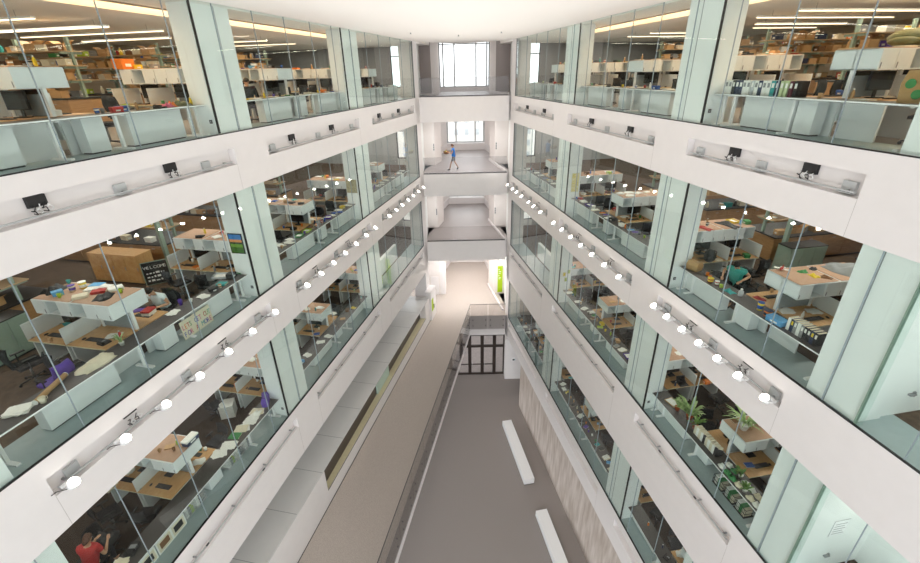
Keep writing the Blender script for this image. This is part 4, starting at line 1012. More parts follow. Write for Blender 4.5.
def sitting(lean=.15, head_down=.3, hands=((-.16, -.42, .78), (.16, -.42, .78)), elbows=((-.27, -.12, .72), (.27, -.12, .72))):
    ly = -lean
    J = dict(pelvis=(0, .02, .56), chest=(0, ly * .8, .94), neck=(0, ly * 1.15, 1.1), head=(0, ly * 1.3 - .05 * head_down * 2, 1.22 - .03 * head_down), look=(0, -1, -head_down * 2),
             sh_l=(-.19, ly * .9, 1.03), sh_r=(.19, ly * .9, 1.03), hip_l=(-.1, -.04, .55), hip_r=(.1, -.04, .55), kn_l=(-.12, -.46, .53), kn_r=(.12, -.46, .53),
             an_l=(-.12, -.42, .1), an_r=(.12, -.42, .1), toe_l=(-.12, -.56, .04), toe_r=(.12, -.56, .04))
    for q, h, el in zip('lr', hands, elbows):
        J['el_' + q] = el; J['wr_' + q] = h; v = (Vector(h) - Vector(el)).normalized(); J['hand_' + q] = tuple(Vector(h) + v * .1)
    return J
TEAL = mat('teal shirt', '#3f9c92', .8, .06, 15); DENIM = mat('dark trousers', '#23252c', .8); BLUET = mat('blue t-shirt', '#2f78c9', .8, .05, 15); GREYS = mat('grey shorts', '#6f7072', .8, .05, 15)
REDS = mat('red shirt', '#b5302f', .8, .06, 15); WHT = mat('white t-shirt', '#dfe9ea', .8, .05, 12); DARKS = mat('black shirt', '#1f2226', .85)
# woman in teal at the worktop
person('woman in a teal t-shirt seated at the worktop with head bent', frame(1, 9.75, 1.32, FL[4], turn(1, 'near') * .35), sitting(.16, .55, ((-.24, -.4, .84), (.24, -.4, .84)), ((-.33, -.08, .9), (.33, -.08, .9))), TEAL, DENIM, HAIRK, .5, hairlen=.1)
put('chairblack fabric', CHAIRS[0][1], 1, 4, 9.75, 1.37, 0, turn(1, 'near') * .35, 'black office chair the woman in teal sits on', 'office chair')
# man holding his head
person('man in a white t-shirt at a desk with a hand on his head', frame(-1, 8.5, 1.35, FL[4], turn(-1, 'near')), sitting(.18, .5, ((-.1, -.3, 1.2), (.14, -.4, .8)), ((-.26, -.36, .92), (.3, -.14, .8))), WHT, DENIM, HAIRK, .55)
put('chairblack fabric', CHAIRS[0][1], -1, 4, 8.53, 1.35, 0, turn(-1, 'near'), 'black office chair the man with bent head sits on', 'office chair')
# person in red and the coat on the next chair
person('person in a red shirt seated low behind the worktop, third floor down left', frame(-1, 4.55, 1.45, FL[3], turn(-1, 'far') + .3), sitting(.12, .4), REDS, DENIM, HAIRB, .6, hairlen=.06)
put('chairblack fabric', CHAIRS[0][1], -1, 3, 4.52, 1.45, 0, turn(-1, 'far') + .3, 'black office chair the person in red sits on', 'office chair')
put('chairblack fabric', CHAIRS[0][1], -1, 3, 5.1, 1.75, 0, turn(-1, 'glass'), 'black office chair beside the person in red', 'office chair')
put('jacketN', mk_heap('black', 21, .5, .45, .3), -1, 3, 5.1, 1.72, .5, .4, 'black coat heaped beside the person in red', 'coat')
# person in black on the top floor
person('person in black seated behind the worktop, top floor left middle bay', frame(-1, 13.6, 1.2, FL[5], turn(-1, 'far') + .5), sitting(.12, .35), DARKS, DENIM, HAIRK, .6, top_long=True)
put('chairblack fabric', CHAIRS[0][1], -1, 5, 13.57, 1.2, 0, turn(-1, 'far') + .5, 'black office chair the person in black sits on', 'office chair')
# man walking over the bridge with a basket
J = dict(pelvis=(0, 0, .93), chest=(0, -.03, 1.3), neck=(0, -.04, 1.48), head=(0, -.07, 1.61), look=(0, -1, -.1),
         sh_l=(-.2, -.03, 1.42), sh_r=(.2, -.03, 1.42), el_l=(-.27, .1, 1.14), wr_l=(-.24, .12, .9), hand_l=(-.23, .1, .8), el_r=(.25, -.1, 1.15), wr_r=(.17, -.34, 1.2), hand_r=(.13, -.43, 1.22),
         hip_l=(-.1, 0, .89), hip_r=(.1, 0, .89), kn_l=(-.1, .08, .5), an_l=(-.1, .3, .16), toe_l=(-.1, .2, .04), kn_r=(.1, -.18, .5), an_r=(.1, -.28, .09), toe_r=(.1, -.43, .05))
WM = Matrix.Translation((-.25, 31.0, FL[4])) @ Matrix.Rotation(-PI / 2, 4, 'Z')
person('man in a blue t-shirt and grey shorts walking over the bridge with a basket', WM, J, BLUET, GREYS, HAIRB, .5, legs='short', shoes=DGREY)
def mk_basket():
    e = empty('basket'); m = MB(); m.lathe([(.15, 0), (.2, .16), (.19, .16), (.14, .01)], PAL['brown'], 14); m.build('bowl', e)
    m = MB(); m.tube([(.2 * math.cos(a), 0, .16 + .16 * math.sin(a)) for a in [PI * k / 8 for k in range(9)]], .012, PAL['tan'], seg=5); m.build('handle', e)
    for k, c_ in enumerate(('yellow', 'green', 'tan')): m = MB(); m.ball((-.08 + .08 * k, .03 * (k - 1), .14), .07, PAL[c_], seg=10, rings=6); m.build('contents', e)
    return e
use('basketw', mk_basket, WM @ Matrix.Translation((.02, -.5, 1.1)), 'brown basket carried in front of the man on the bridge', 'basket')
# ================================================================== things that can be told apart in the photo
P = put
# second floor down, left near bay
P('plantS', mk_plant(3, 16, .16, .2, LEAFP, PAL['white'], .05, .016), -1, 4, 6.55, .62, .74, 0, 'small leafy plant in a white pot on the worktop', 'plant')
P('tube', mk_tube, -1, 4, 4.98, .6, .741, .35, 'brown cardboard poster tube with white ends on the worktop', 'tube')
P('clothW', mk_heap('cream', 5, .75, .4, .14, 'cloth'), -1, 4, 5.85, .55, .741, 0, 'crumpled white cloth on the worktop', 'cloth')
P('paperB', mk_papers(9, 'white', .26, .34, 9), -1, 4, 4.38, .6, .741, .4, 'tall stack of white papers beside the poster tube', 'papers')
P('cupY', mk_cup('cream', .06, .12), -1, 4, 4.66, .38, .741, 0, 'cream cup between the poster tube and the papers', 'cup')
P('chairP', mk_chair(PAL['purple'], BLACK), -1, 4, 5.5, 1.25, 0, turn(-1, 'room'), 'purple office chair pulled up behind the worktop', 'office chair')
P('houseR', mk_box('white', .28, .2, .14, 'red'), -1, 4, 7.87, 1.2, .74, .2, 'white box with red lid beside the seated man', 'box')
P('cupP', mk_cup('purple', .05, .16), -1, 4, 8.45, .78, .74, 0, 'tall purple tumbler on the worktop near the seated man', 'tumbler')
P('paperS', mk_papers(12, 'white', .3, .22, 2), -1, 4, 8.05, .66, .74, .2, 'white sheets in front of the seated man', 'papers')
P('bookTeal', mk_book('teal', .2, .28, .04), -1, 4, 9.75, .55, .74, .1, 'teal book on the worktop near the pier', 'book')
P('gadget', mk_box('black', .22, .2, .12), -1, 4, 10.25, .62, .74, .2, 'dark grey desktop device beside the pier', 'device')
P('tray2', mk_tray('silver', .34, .4, .07), -1, 4, 10.2, .95, .74, .3, 'silver letter tray beside the pier', 'tray')
P('jack1', mk_heap('black', 2, .42, .32, .1), -1, 4, 7.1, 1.35, 1.612, .3, 'black jacket folded on the overhead cabinet', 'jacket')
P('jarY', mk_tub('yellow', 'white', .08, .16), -1, 4, 7.42, 2.3, 1.612, 0, 'yellow tub with white lid on the overhead cabinet', 'tub')
P('jarY2', mk_tub('cream', 'purple', .07, .14), -1, 4, 7.25, 2.42, 1.612, 0, 'cream jar with purple lid on the overhead cabinet', 'jar')
for k, (t, n, c) in enumerate(((7.5, 1.75, 'white'), (7.55, 2.05, 'sky'), (7.35, 1.95, 'white'), (7.3, 1.7, 'red'), (7.0, 1.9, 'cream'), (7.5, 1.45, 'white'))):
    P('bookst' + c, mk_book(c, .22, .3, .06), -1, 4, t, n, 1.612, .2 * k, '%s book on overhead cabinet' % c, 'book')
P('armsB', mk_heap('black', 14, .5, .35, .16), -1, 4, 7.2, 2.9, 1.612, 0, 'black cloth bundle at the back of the overhead cabinet', 'cloth')
e = empty('poster_board'); tag(e, 'poster with rows of coloured letters leaning on the white cabinet, second floor down left', 'poster', frame(-1, 8.46, .44, FL[4], 0) @ Matrix.Rotation(-.08, 4, 'X'))
m = MB(); m.box(-.52, .52, -.008, .008, 0, .5, PAL['cream']); m.build('board', e)
for r, (tx, z) in enumerate((('LETS GET OUT', .3), ('FOR A MORE', .1))):
    for k, ch in enumerate(tx):
        if ch != ' ': letters(ch, .14, PAL[('pink', 'blue', 'green', 'orange', 'purple', 'teal', 'red')[(k * 3 + r) % 7]], 'letter', e, Matrix.Translation((-.49 + k * (.083 if r == 0 else .099), -.009, z - .04)) @ Matrix.Rotation(PI / 2, 4, 'X') @ Matrix.Diagonal((1, 1.4, 1, 1)))
# third floor down, left near bay
for k, (t, n, c) in enumerate(((7.95, .6, 'white'), (8.3, .55, 'white'), (9.0, .6, 'cream'), (9.35, .55, 'white'), (9.75, .6, 'cream'))):
    P('paperL' + c + str(k), mk_papers(20 + k, c, .3, .38, 5), -1, 3, t, n, .74, .3, 'spread %s papers on worktop' % c, 'papers')
P('folderG', mk_book('green', .26, .34, .03), -1, 3, 8.66, .62, .74, .15, 'dark green folder among the papers on the worktop', 'folder')
P('bagP', mk_tote('purple', 'purple', .4, .2, .36), -1, 3, 10.2, .55, .74, .5, 'purple carrier bag on the worktop against the pier', 'bag')
P('carrierW', mk_heap('white', 8, .5, .3, .1, 'cloth'), -1, 3, 9.65, .58, .74, 0, 'white cloth beside the purple bag', 'cloth')
P('cubeW', mk_box('white', .46, .46, .5), -1, 3, 10.2, 2.2, 0, .5, 'white cube stool on the dark carpet near the pier', 'stool')
P('cupG', mk_cup('green', .05, .11), -1, 3, 7.95, 1.28, .74, 0, 'green mug on the birch desk', 'mug')
P('boxB', mk_box('navy', .42, .2, .16, 'white'), -1, 3, 7.5, .95, 1.612, 0, 'navy and white box on the overhead cabinet', 'box')
P('basket', mk_crate('black', .32, .2, .1, ('black', 'grey')), -1, 3, 4.93, .62, .74, .3, 'black wire basket on the worktop', 'basket')
P('paperA', mk_papers(33, 'cream', .22, .3, 6), -1, 3, 4.6, .62, .74, .2, 'cream papers on the worktop by the person in red', 'papers')
for k, t in enumerate((5.05, 5.55, 6.0)): P('fram%d' % k, mk_frame('white', ('black', 'brown', 'black')[k], .46, .4), -1, 3, t, .5, 0, 0, 'white framed print under the worktop', 'framed print')
for k, t in enumerate((6.45, 6.85, 8.2, 8.6, 9.0)): P('crt%d' % (k % 2), mk_crate('silver', .36, .3, .3, (('white', 'grey', 'lime'), ('white', 'black', 'grey'))[k % 2]), -1, 3, t, .68, 0, .05, 'wire crate under the worktop', 'crate')
# second floor down, right near bay
P('bagK', mk_tote('kraft', 'kraft', .34, .24, .26), 1, 4, 10.5, .52, .74, .3, 'brown paper bag on the worktop against the pier', 'bag')
for k, (t, n, c) in enumerate(((10.05, .62, 'orange'), (9.85, .55, 'orange'))): P('can' + c, mk_tub(c, c, .045, .07), 1, 4, t, n, .74, 0, 'orange tub on the worktop, %s' % ('beside the paper bag', 'in front of the woman')[k], 'tub')
P('cupR', mk_tub('red', 'yellow', .08, .1), 1, 4, 9.66, .42, .74, 0, 'red bowl with yellow lid on the worktop', 'bowl')
P('cupR2', mk_tub('red', 'white', .055, .1), 1, 4, 9.45, .46, .74, 0, 'red tub with white lid on the worktop', 'tub')
P('cupGr', mk_cup('lime', .05, .09), 1, 4, 9.28, .45, .74, 0, 'lime mug on the worktop', 'mug')
P('clothT', mk_heap('teal', 4, .3, .2, .07, 'cloth'), 1, 4, 9.02, .5, .74, 0, 'teal cloth on the worktop', 'cloth')
P('botW', mk_bottle('silver', .06, .2, 'white'), 1, 4, 8.75, .6, .74, 0, 'silver flask on the worktop', 'flask')
P('redst', mk_heap('red', 6, .3, .15, .05, 'cloth'), 1, 4, 8.5, .95, .74, .4, 'red cloth on the birch desk', 'cloth')
P('tubY', mk_tub('yellow', 'blue', .07, .2), 1, 4, 8.0, .5, .74, 0, 'tall yellow tub with blue lid on the worktop', 'tub')
P('bowlO', mk_tub('orange', 'navy', .09, .14), 1, 4, 7.72, .46, .74, 0, 'orange and navy tub on the worktop', 'tub')
P('boxBl', mk_box('sky', .4, .22, .12), 1, 4, 7.4, .42, .74, .1, 'bright blue box on the worktop', 'box')
bc = ('white', 'navy', 'grey', 'white', 'grey', 'black', 'black', 'navy', 'black')
for k in range(9): P('bnd' + bc[k] + 'y', mk_binder(bc[k], .075, .3, .27, 'yellow' if k % 3 == 1 else 'white'), 1, 4, 7.1 - k * .084, .53, .74, 0, '%s binder in the row' % bc[k], 'binder')
P('plane', mk_toyplane, 1, 4, 8.3, 1.1, 1.612, .6, 'red and white toy plane on the overhead cabinet', 'toy')
P('coatG', mk_heap('grey', 17, .8, .55, .22, 'jacket'), 1, 4, 7.95, 2.5, 1.612, .2, 'big grey coat heaped on the overhead cabinet', 'coat')
for k, (t, n, c) in enumerate(((7.85, 1.55, 'yellow'), (7.7, 1.75, 'brown'), (8.1, 1.5, 'green'), (8.2, 1.9, 'black'))): P('hp' + c, mk_heap(c, k + 3, .22, .14, .07, 'soft_toy'), 1, 4, t, n, 1.612, k * .7, '%s soft toy on the overhead cabinet' % c, 'soft toy')
P('bpk', mk_bag('black', .36, .22, .42), 1, 4, 10.9, 1.3, .74, .5, 'black backpack standing on the birch desk', 'backpack')
P('hpr', mk_heap('red', 31, .5, .22, .07, 'strap_bag'), 1, 4, 11.5, 1.4, 1.612, .2, 'red strap bag on the overhead cabinet by the pier', 'bag')
P('bagd', mk_heap('black', 32, .7, .3, .14, 'strap_bag'), 1, 4, 11.6, 2.3, 1.612, .2, 'long black bag on the overhead cabinet by the pier', 'bag')
P('blueb', mk_box('blue', .6, .4, .14), 1, 4, 10.5, 3.9, .0, .3, 'blue plastic box on the aisle floor', 'box')
P('cgreen', mk_heap('olive', 11, .5, .4, .5, 'coat'), 1, 4, 9.9, 4.6, .0, 0, 'green coat heaped in the aisle', 'coat')
# third floor down, right near bay
P('lap', mk_laptop, 1, 3, 11.0, 1.55, .74, turn(1, 'near'), 'open black laptop on the birch desk by the pier', 'laptop')
P('traytan', mk_tray('tan', .42, .3, .04), 1, 3, 10.2, .62, .74, .2, 'tan tray of papers on the worktop', 'tray')
P('plB', mk_plant(7, 34, .5, .55, LEAFP, TERRA, .1, .045), 1, 3, 9.4, .66, .74, 0, 'big pale green plant in a terracotta pot', 'plant')
P('plC', mk_plant(8, 18, .3, .35, LEAFP, TERRA, .085, .03), 1, 3, 9.85, .55, .74, 0, 'smaller plant in a terracotta pot beside the big plant', 'plant')
P('plE', mk_plant(18, 16, .3, .3, LEAF, TERRA, .085, .03), 1, 3, 9.02, .58, .74, 0, 'low plant in a terracotta pot beside the magazine files', 'plant')
P('plD', mk_plant(9, 46, .62, .5, LEAFP, PAL['white'], .13, .022), 1, 3, 7.95, 1.15, 1.612, 0, 'spiky arching plant on the overhead cabinet', 'plant')
P('plF', mk_plant(29, 26, .36, .4, LEAF, PAL['white'], .1, .04), 1, 3, 8.0, 1.75, 1.612, 0, 'dark leafy plant behind the spiky plant', 'plant')
for k in range(10):
    c = ('cream', 'white', 'cream', 'white', 'black')[k % 5]
    P('mf' + c, mk_magazine_file(c), 1, 3, 8.82 - k * .098, .55, .74, PI / 2, '%s magazine file in the row' % c, 'magazine file', 'magazine files on the worktop')
R = random.Random(77)
for k in range(14):
    t, n = 7.55 - (k % 7) * .21, .39 + (k // 7) * .23; c = R.choice(('white', 'cream', 'green', 'lime', 'white', 'grey', 'white'))
    if k % 5 == 4: P('plm%d' % (k % 2), mk_plant(40 + k % 2, 14, .2, .22, LEAF, PAL['white'], .06, .03), 1, 3, t, n, .74, 0, 'small plant among crowded papers', 'plant')
    else: P('hpc' + c + str(k % 3), mk_heap(c, k % 3, .2, .16, .1, 'crumpled_paper'), 1, 3, t, n, .74, 0, 'crumpled %s paper on worktop' % c, 'paper')
for k, t in enumerate((7.5, 7.08, 6.66)): P('crtB', mk_crate('black', .38, .3, .3, ('white', 'green', 'cream')), 1, 3, t, .52, 0, 0, 'black crate under the worktop', 'crate')
# top floor
bc = ('white', 'white', 'black', 'navy', 'navy', 'white', 'white', 'silver', 'white', 'navy', 'white', 'white', 'teal', 'navy', 'mint', 'mint', 'maroon', 'black')
for k, c in enumerate(bc): P('bnt' + c, mk_binder(c, .09 if k % 3 else .11, .31, .27, 'grey' if c == 'white' else 'white'), 1, 5, 10.62 - k * .118, .5, .74, 0, '%s binder in the long row' % CN.get(c, c), 'binder', 'binders in the long row')
P('kraftB', mk_tote('kraft', 'kraft', .55, .2, .5), 1, 5, 6.35, .55, .74, .15, 'brown carrier bag with green dots by the pier', 'bag')
m = MB()
for x, z in ((-.16, .3), (.05, .32), (-.03, .14), (.17, .15)): m.cyl((x, -.118, z), (x, -.112, z), .075, PAL['green'], seg=14)
for o in COL.objects:
    if o.get('label', '').startswith('brown carrier bag with green'): m.build('green_dots', o); break
P('redbx', mk_box('red', .7, .4, .22), 1, 5, 7.95, 2.9, 1.612, 0, 'red box on top of the overhead cabinet', 'box')
P('grnbx', mk_bag('olive', .9, .35, .34), 1, 5, 7.9, 1.9, 1.612, 0, 'dark green bag on top of the overhead cabinet', 'bag')
P('laptopg', mk_book('silver', .34, .24, .025), 1, 5, 7.3, .55, .74, .1, 'closed silver laptop on the worktop', 'laptop')
P('orgb', mk_box('orange', .4, .3, .24), -1, 5, 11.1, 3.0, 1.612, 0, 'orange box on top of the overhead cabinet', 'box')
P('orgb2', mk_box('orange', .32, .2, .14), -1, 5, 8.3, 5.7, .9, 0, 'small orange box on the lab bench', 'box')
P('yelb', mk_box('yellow', .3, .2, .08), -1, 5, 8.1, 5.5, .9, 0, 'yellow box on the lab bench', 'box')
P('pinkh', mk_heap('pink', 15, .3, .2, .12, 'cloth'), -1, 5, 9.6, .55, .74, 0, 'pink cloth on the worktop', 'cloth')
P('orgh', mk_heap('orange', 16, .2, .15, .14, 'cloth'), -1, 5, 9.8, .6, .74, 0, 'orange cloth beside the pink one', 'cloth')
P('blkh', mk_heap('olive', 19, .55, .3, .14, 'jacket'), -1, 5, 10.15, .62, .74, 0, 'dark green jacket on the worktop by the pier', 'jacket')
# far bay of the third floor down, left: green bin bag of plants
P('binl', mk_box('lime', .9, .5, .5), -1, 3, 21.0, .9, 0, 0, 'lime green storage box behind the glass', 'box')
P('plG', mk_plant(55, 30, .4, .6, LEAF, PAL['white'], .12, .05), -1, 3, 20.9, 1.5, 0.5, 0, 'bushy plant behind the lime storage box', 'plant')
for s in (-1, 1):
    m = MB(); m.prism([(-1.6 * sg(s), -.5), (1.6 * sg(s), -.5), (1.6 * sg(s), -.35), (-1.6 * sg(s), -.35)], 0, .95, LAM)
    e = empty('stair_guard'); tag(e, 'low white guard wall behind the far glass, third floor down %s' % NAME[s], 'guard wall', frame(s, 23.6, 1.6, FL[3]))
    m.build('panel', e); m = MB(); m.box(-1.6, 1.6, -.52, -.33, .95, .98, WHITEB); m.build('capping', e)
# ---- worktops and white cabinets, the same module on every floor
CT = {-1: ((3.7, 10.47), (12.0, 18.42), (20.15, 26.2)), 1: ((6.08, 10.8), (12.3, 18.95), (20.55, 26.4))}
PE = {-1: (((4.65, 6.17), (7.4, 7.85), (8.4, 9.95)), ((13.35, 14.9), (15.5, 15.95), (16.85, 18.38)), ((21.2, 22.7), (23.3, 23.75), (24.6, 26.1))),
      1: (((8.22, 8.68), (9.25, 10.78)), ((13.05, 14.7), (15.72, 16.17), (17.15, 18.8)), ((21.2, 22.7), (23.3, 23.75), (24.6, 26.1)))}
PODS = {-1: ((7.2, 2), (11.4, 2), (15.38, 2), (19.6, 2), (23.4, 2)), 1: ((7.95, 2), (11.75, 2), (15.87, 2), (19.95, 2), (23.6, 2))}
for s in (-1, 1):
    for L in (5, 4, 3, 2):
        if L == 2 and s < 0: continue
        for i in range(3):
            t0, t1 = CT[s][i]
            if L == 2: t0 = max(t0, 7.6) if i == 0 else t0
            if L == 5 and s > 0 and i == 0: pe = ((8.15, 8.6), (8.75, 10.1))
            elif L == 3 and s < 0 and i == 0: pe = ((7.25, 7.75),)
            else: pe = PE[s][i]
            if i == 2 and L == 3: continue
            counter(s, L, t0, t1, [p for p in pe if p[0] > t0])
        for j, (tc, rows) in enumerate(PODS[s]):
            R = random.Random(1000 * L + 10 * j + (s > 0))
            if L == 3 and j == 4: continue
            rows = rows if L > 3 else (2 if L == 3 else 1)
            if L == 4 and j == 4: rows = 1
            # desks hidden by the piers or the cabinets beside them are left out
            pod(s, L, tc, rows, R, near=True, far=j not in (1, 3), clutter=1.3 if L == 4 else (1.1 if L == 3 else .8))
# ---- random small clutter on the worktops
for s, L, a, b, n, sk in ((-1, 5, 7.6, 10.3, 9, ()), (-1, 5, 12.2, 18.2, 14, ()), (-1, 5, 20.4, 26, 8, ()), (1, 5, 6.4, 8.3, 3, ()), (1, 5, 12.5, 18.8, 14, ()), (1, 5, 20.8, 26, 10, ()),
                         (-1, 4, 8.6, 10.6, 5, ()), (-1, 4, 12.2, 18.2, 22, ()), (-1, 4, 20.4, 26, 9, ()), (1, 4, 12.5, 18.8, 14, ()), (1, 4, 20.8, 26, 9, ()),
                         (-1, 3, 12.2, 18.2, 6, ()), (1, 3, 12.5, 18.8, 26, ()), (1, 2, 12.5, 18.8, 18, ()), (1, 2, 8, 10.7, 2, ()), (1, 2, 20.8, 26, 12, ())):
    clutter_row(s, L, a, b, random.Random(int(a * 10) + L * 7 + s), int(n * 1.5), sk)
# ---- lab benches deeper in the building, crowded shelves
def bench(s, L, tc, n0, ln, R, nshelf, ntop):
    put('labbench%.1f' % ln, mk_labbench(ln), s, L, tc, n0 + ln / 2, 0, 0, 'long lab bench with crowded shelves', 'lab bench', 'lab benches')
    for z, cnt in ((1.387, nshelf), (1.767, nshelf), (2.147, nshelf if L == 5 else 2), (.902, ntop)):
        for side in (-1, 1) if L == 5 else (-1,):
            for k in range(cnt):
                n = n0 + .2 + (k + R.uniform(.1, .9)) * (min(ln, 5.0) - .4) / cnt
                t = tc + side * (.185 if z > 1 else R.uniform(.35, .5)); c = R.choice(COLS + ('kraft', 'tan', 'cream', 'white', 'grey', 'brown', 'tan', 'kraft', 'cream', 'white') * 3); q = R.random(); g = 'lab supplies on the crowded benches'
                rot = R.uniform(-.1, .1)
                if not free(s, L, t, n, z, .17 if q < .6 else .08): continue
                wh = 'on lab shelves' if z > 1 else 'on lab bench'
                if q < .35: put('labbox' + c, mk_box(c, .2, .3, .16), s, L, t, n, z, rot, '%s box %s' % (CN.get(c, c), wh), 'box', g)
                elif q < .6: put('carton' + ('k' if k % 2 else 't'), mk_carton('kraft' if k % 2 else 'tan', .26, .36, .2), s, L, t, n, z, rot, 'open %s carton %s' % ('brown' if k % 2 else 'tan', wh), 'carton', g)
                elif q < .8: put('labbottle' + c, mk_bottle(c, .055, .25), s, L, t, n, z, rot, '%s bottle %s' % (CN.get(c, c), wh), 'bottle', g)
                else: put('labtub' + c, mk_tub(c, 'white', .08, .15), s, L, t, n, z, rot, '%s tub %s' % (CN.get(c, c), wh), 'tub', g)
for s in (-1, 1):
    for j, tc in enumerate((8.6, 11.8, 15.0, 18.2, 21.4)):
        bench(s, 5, tc + (.4 if s > 0 else 0), 5.3, 6.0, random.Random(50 + j + s), 11, 5)
    for j, tc in enumerate((12.6, 16.0, 19.4)):
        bench(s, 4, tc, 4.5, 4.8, random.Random(90 + j + s), 8, 12)
    for j, tc in enumerate((9.2,)):
        bench(s, 4, tc - (1.5 if s < 0 else 0), 4.9 if s < 0 else 5.4, 4.8, random.Random(95 + j + s), 8, 14)
# ---- aisle cabinets of the second floor down
put('lockerw', mk_locker(BIRCH, 1.9, .6, 1.0, 4), -1, 4, 10.9, 5.3, 0, turn(-1, 'near'), 'birch fronted aisle cabinet behind the desks', 'cabinet')
put('lockerg', mk_locker(LABGREEN, 1.3, .5, 1.0, 3, LABTOP), 1, 4, 10.95, 4.6, 0, turn(1, 'near'), 'sage green aisle cabinet behind the desks', 'cabinet')
put('lockerg', mk_locker(LABGREEN, 1.3, .5, 1.0, 3, LABTOP), -1, 4, 6.4, 4.2, 0, turn(-1, 'glass'), 'sage green cabinet deep behind the near desks', 'cabinet')
for s, t, n in ((-1, 11.7, 4.3), (1, 11.6, 4.6)):
    m = MB(); m.box(-.07, .07, -.05, .05, 0, 3.2, LABGREEN)
    for z in (1.9, 2.3): m.box(-.4, .4, -.03, .03, z - .06, z, LABGREEN)
    o = m.build('service_column'); tag(o, 'sage green service column with arms', 'service column', frame(s, t, n, FL[4]), 'sage service columns', '%s %s, %s bay' % (FLOORWORD[4], NAME[s], bay_of(s, t)), (t, n))
e = empty('chalkboard'); tag(e, 'small black chalkboard with white writing, leaning by the aisle, second floor down left', 'chalkboard', frame(-1, 10.8, 3.95, FL[4] + .02, turn(-1, 'near') * .5) @ Matrix.Rotation(-.12, 4, 'X') @ Matrix.Scale(.7, 4))
m = MB(); m.box(-.5, .5, -.02, .02, 0, 1.05, BLACK); m.build('board', e)
m = MB()
for x0, x1, z0, z1 in ((-.52, .52, -.02, 0), (-.52, .52, 1.05, 1.08), (-.53, -.5, -.02, 1.08), (.5, .53, -.02, 1.08)): m.box(x0, x1, -.03, .03, z0, z1, LABGREEN)
m.build('frame', e)
for k, ch in enumerate('WELCOME'): letters(ch, .2, WHITEB, 'chalk_letter', e, Matrix.Translation((-.47 + k * .135, -.022, .74)) @ Matrix.Rotation(PI / 2, 4, 'X'))
m = MB(); R = random.Random(4)
for r in range(3):
    x = -.4
    while x < .36:
        w = R.uniform(.05, .16); m.box(x, x + w, -.024, -.02, .5 - r * .18, .5 - r * .18 + R.uniform(.05, .1), WHITEB); x += w + .05
m.build('chalk_marks', e)
# ---- pictures and notices on the pier sides
def picture(s, L, t, n, z, w, h, label, m1, m2, nm='wall_picture'):
    e = empty(nm); tag(e, label, 'picture', frame(s, t, n, FL[L] + z, turn(s, 'near')))
    m = MB(); m.box(-w / 2, w / 2, -.02, 0, 0, h, m1); m.build('frame', e)
    m = MB()
    if m2 is None:
        for z0, z1, c in ((.03, .2, '#3f6b24'), (.2, .3, '#6f9a35'), (.3, .36, '#2b3b20'), (.36, .44, '#e0935a'), (.44, h - .03, '#3f7fc4')): m.box(-w / 2 + .03, w / 2 - .03, -.026, -.02, z0, z1, mat('print ' + c, c, .5))
    else: m.box(-w / 2 + .03, w / 2 - .03, -.026, -.02, .03, h - .03, m2)
    m.build('picture_sheet', e)
    return e
DOTS = mat('speckled print', '#8d8468', .7, hex2='#cdbf95', scale=22)
picture(-1, 4, 10.49, .36, 1.42, .46, .62, 'framed landscape poster on the white pier side, second floor down left', BLACK, None)
picture(-1, 4, 18.44, .38, 1.25, .5, .6, 'speckled brown print on the pier side, second floor down left middle bay', mat('print edge', '#a89d80', .7), DOTS)
picture(1, 4, 18.99, .4, 1.0, .4, .9, 'white notice with yellow lines on the pier side, second floor down right', LAM, mat('yellow lined print', '#e8e4d0', .6, hex2='#d9c400', scale=6, stretch=(1, 1, 9)))
for k, (n, z) in enumerate(((.28, 1.5), (.5, 1.62), (.38, 1.2))): picture(1, 3, 18.99, n, z, .16, .22, 'small yellow note pinned to the pier side, third floor down right, %s' % ('upper left', 'top', 'lowest')[k], PAL['cream'], PAL['lime'] if k else PAL['yellow'])
for s, L, t in ((-1, 5, 10.49), (-1, 4, 10.49), (-1, 3, 10.49), (1, 4, 10.83), (1, 3, 10.83), (1, 5, 10.83)):
    e = empty('wall_socket'); tag(e, 'small dark wall socket at the foot of the pier, %s %s near bay' % (FLOORWORD[L], NAME[s]), 'socket', frame(s, t, .2, FL[L] + .28, turn(s, 'near')))
    m = MB(); m.box(-.04, .04, -.012, 0, 0, .09, DGREY); m.build('plate', e); m = MB(); m.box(-.015, .015, -.016, -.012, .03, .06, LGREY); m.build('outlet', e)
# ------------------------------------------------------------------ labels of repeats
groups = {}
for rec in THINGS:
    o, lab, area, key = rec
    full = lab if not area or any(w in lab for w in ('floor down', 'top floor')) else '%s, %s' % (lab, area)
    groups.setdefault(full, []).append(rec)
for full, recs in groups.items():
    recs.sort(key=lambda r: r[3])
    for i, r in enumerate(recs):
        o = r[0]
        if len(recs) == 1: o['label'] = full
        elif len(recs) <= 18: o['label'] = '%s, %s from camera end, %s' % (r[1], ORD[i], r[2] or 'in the atrium')
        else:
            o['label'] = full
            if 'group' not in o: o['group'] = r[1]
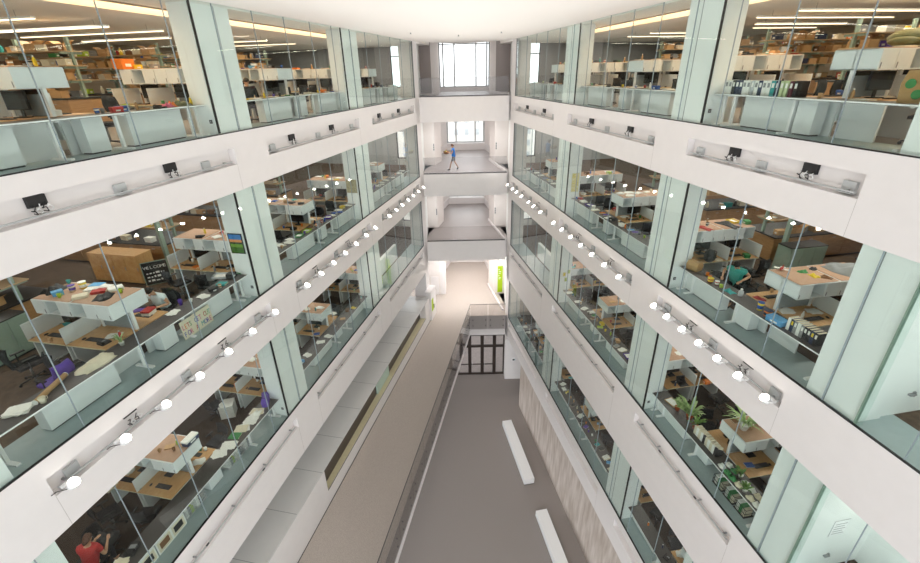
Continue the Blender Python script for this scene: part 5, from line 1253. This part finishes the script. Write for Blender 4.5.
# ================================================================== camera, light
cam = bpy.data.cameras.new('camera'); co = bpy.data.objects.new('camera', cam); COL.objects.link(co)
pit, rol = .4446, -.0222
fw = Vector((0, math.cos(pit), -math.sin(pit))); rt = Vector((1, 0, 0)); upv = rt.cross(fw)
rx = math.cos(rol) * rt + math.sin(rol) * upv; ux = -math.sin(rol) * rt + math.cos(rol) * upv
R3 = Matrix((rx, ux, -fw)).transposed().to_4x4()
co.matrix_world = Matrix.Translation((0, 0, CZ)) @ R3
cam.sensor_fit = 'HORIZONTAL'; cam.sensor_width = 36; cam.lens = 36 * 439.464 / 920; cam.clip_start = .05; cam.clip_end = 500
sc.camera = co
w = bpy.data.worlds.new('World'); sc.world = w; w.use_nodes = True
bg = w.node_tree.nodes['Background']; bg.inputs[0].default_value = (.95, .98, 1.0, 1); bg.inputs[1].default_value = 2.9
def area(name, M, sx, sy, power, col):
    l = bpy.data.lights.new(name, 'AREA'); l.shape = 'RECTANGLE'; l.size = sx; l.size_y = sy; l.energy = power; l.color = col
    o = bpy.data.objects.new(name, l); COL.objects.link(o); o.matrix_world = M; return o
WARM = (1, .86, .70); NEUT = (1, .93, .84)
for s in (-1, 1):
    for L, tt, pw in ((5, (4, 8, 12, 16, 20, 24.5, 29.5), 60), (4, (4, 8, 12, 16, 20, 24.5, 29.5), 55), (3, (4, 8, 12, 16, 20, 24.5, 29.5), 50), (2, (8, 12, 16, 20, 24.5), 40)):
        if L == 2 and s < 0: continue
        for t in tt:
            for n0, ly in ((2.6, 3.2), (7.5, 5)):
                if L in (2, 3) and n0 > 5: continue
                area('ceiling_area_light', frame(s, t, n0, TOP[L] - (.06 if L < 5 else .1)), .3, ly, pw * ly / 4, WARM if L == 5 else NEUT)
for s in (-1, 1):
    for i in range(3):
        for t in HEADS[s][i]:
            l = bpy.data.lights.new('uplight', 'SPOT'); l.energy = 215; l.color = (1, .96, .92); l.spot_size = 2.0; l.spot_blend = 1.0; l.shadow_soft_size = .08
            o = bpy.data.objects.new('uplight', l); COL.objects.link(o)
            M = frame(s, t * .977, -.2, FL[4] - .68); d = (M.to_3x3() @ Vector((0, -.62, .78))).normalized()
            o.matrix_world = Matrix.Translation(M.translation + d * .07) @ d.to_track_quat('-Z', 'Y').to_matrix().to_4x4()
for L in (5, 4, 3, 2):
    for x, y in ((-.4, 31.2), (1.6, 31.2), (.6, 35.5)):
        area('ceiling_area_light', Matrix.Translation((x, y, (24.45 if L == 5 else FL[L + 1] - 1.53))), 1.0, .3, {5: 35, 4: 60, 3: 55, 2: 125}[L], (1, .97, .95))  # unseen fill lights added to brighten the far recesses
for x in (-.5, 1.0, 2.5): area('paving_fill', Matrix.Translation((x, 31.5, 3.75)), 1.2, 2.5, 26, (1, .97, .96))  # added fill so the paving behind the doors looks bright
v = sc.view_settings; sc.display_settings.display_device = 'sRGB'
v.view_transform = 'Standard'; v.look = 'None'; v.exposure = 0; v.gamma = 1; v.use_curve_mapping = False
sc.cycles.use_denoising = True; sc.cycles.max_bounces = 10; sc.cycles.diffuse_bounces = 5; sc.cycles.glossy_bounces = 4
sc.cycles.transparent_max_bounces = 24; sc.cycles.transmission_bounces = 6; sc.cycles.sample_clamp_indirect = 8; sc.cycles.caustics_reflective = False; sc.cycles.caustics_refractive = False
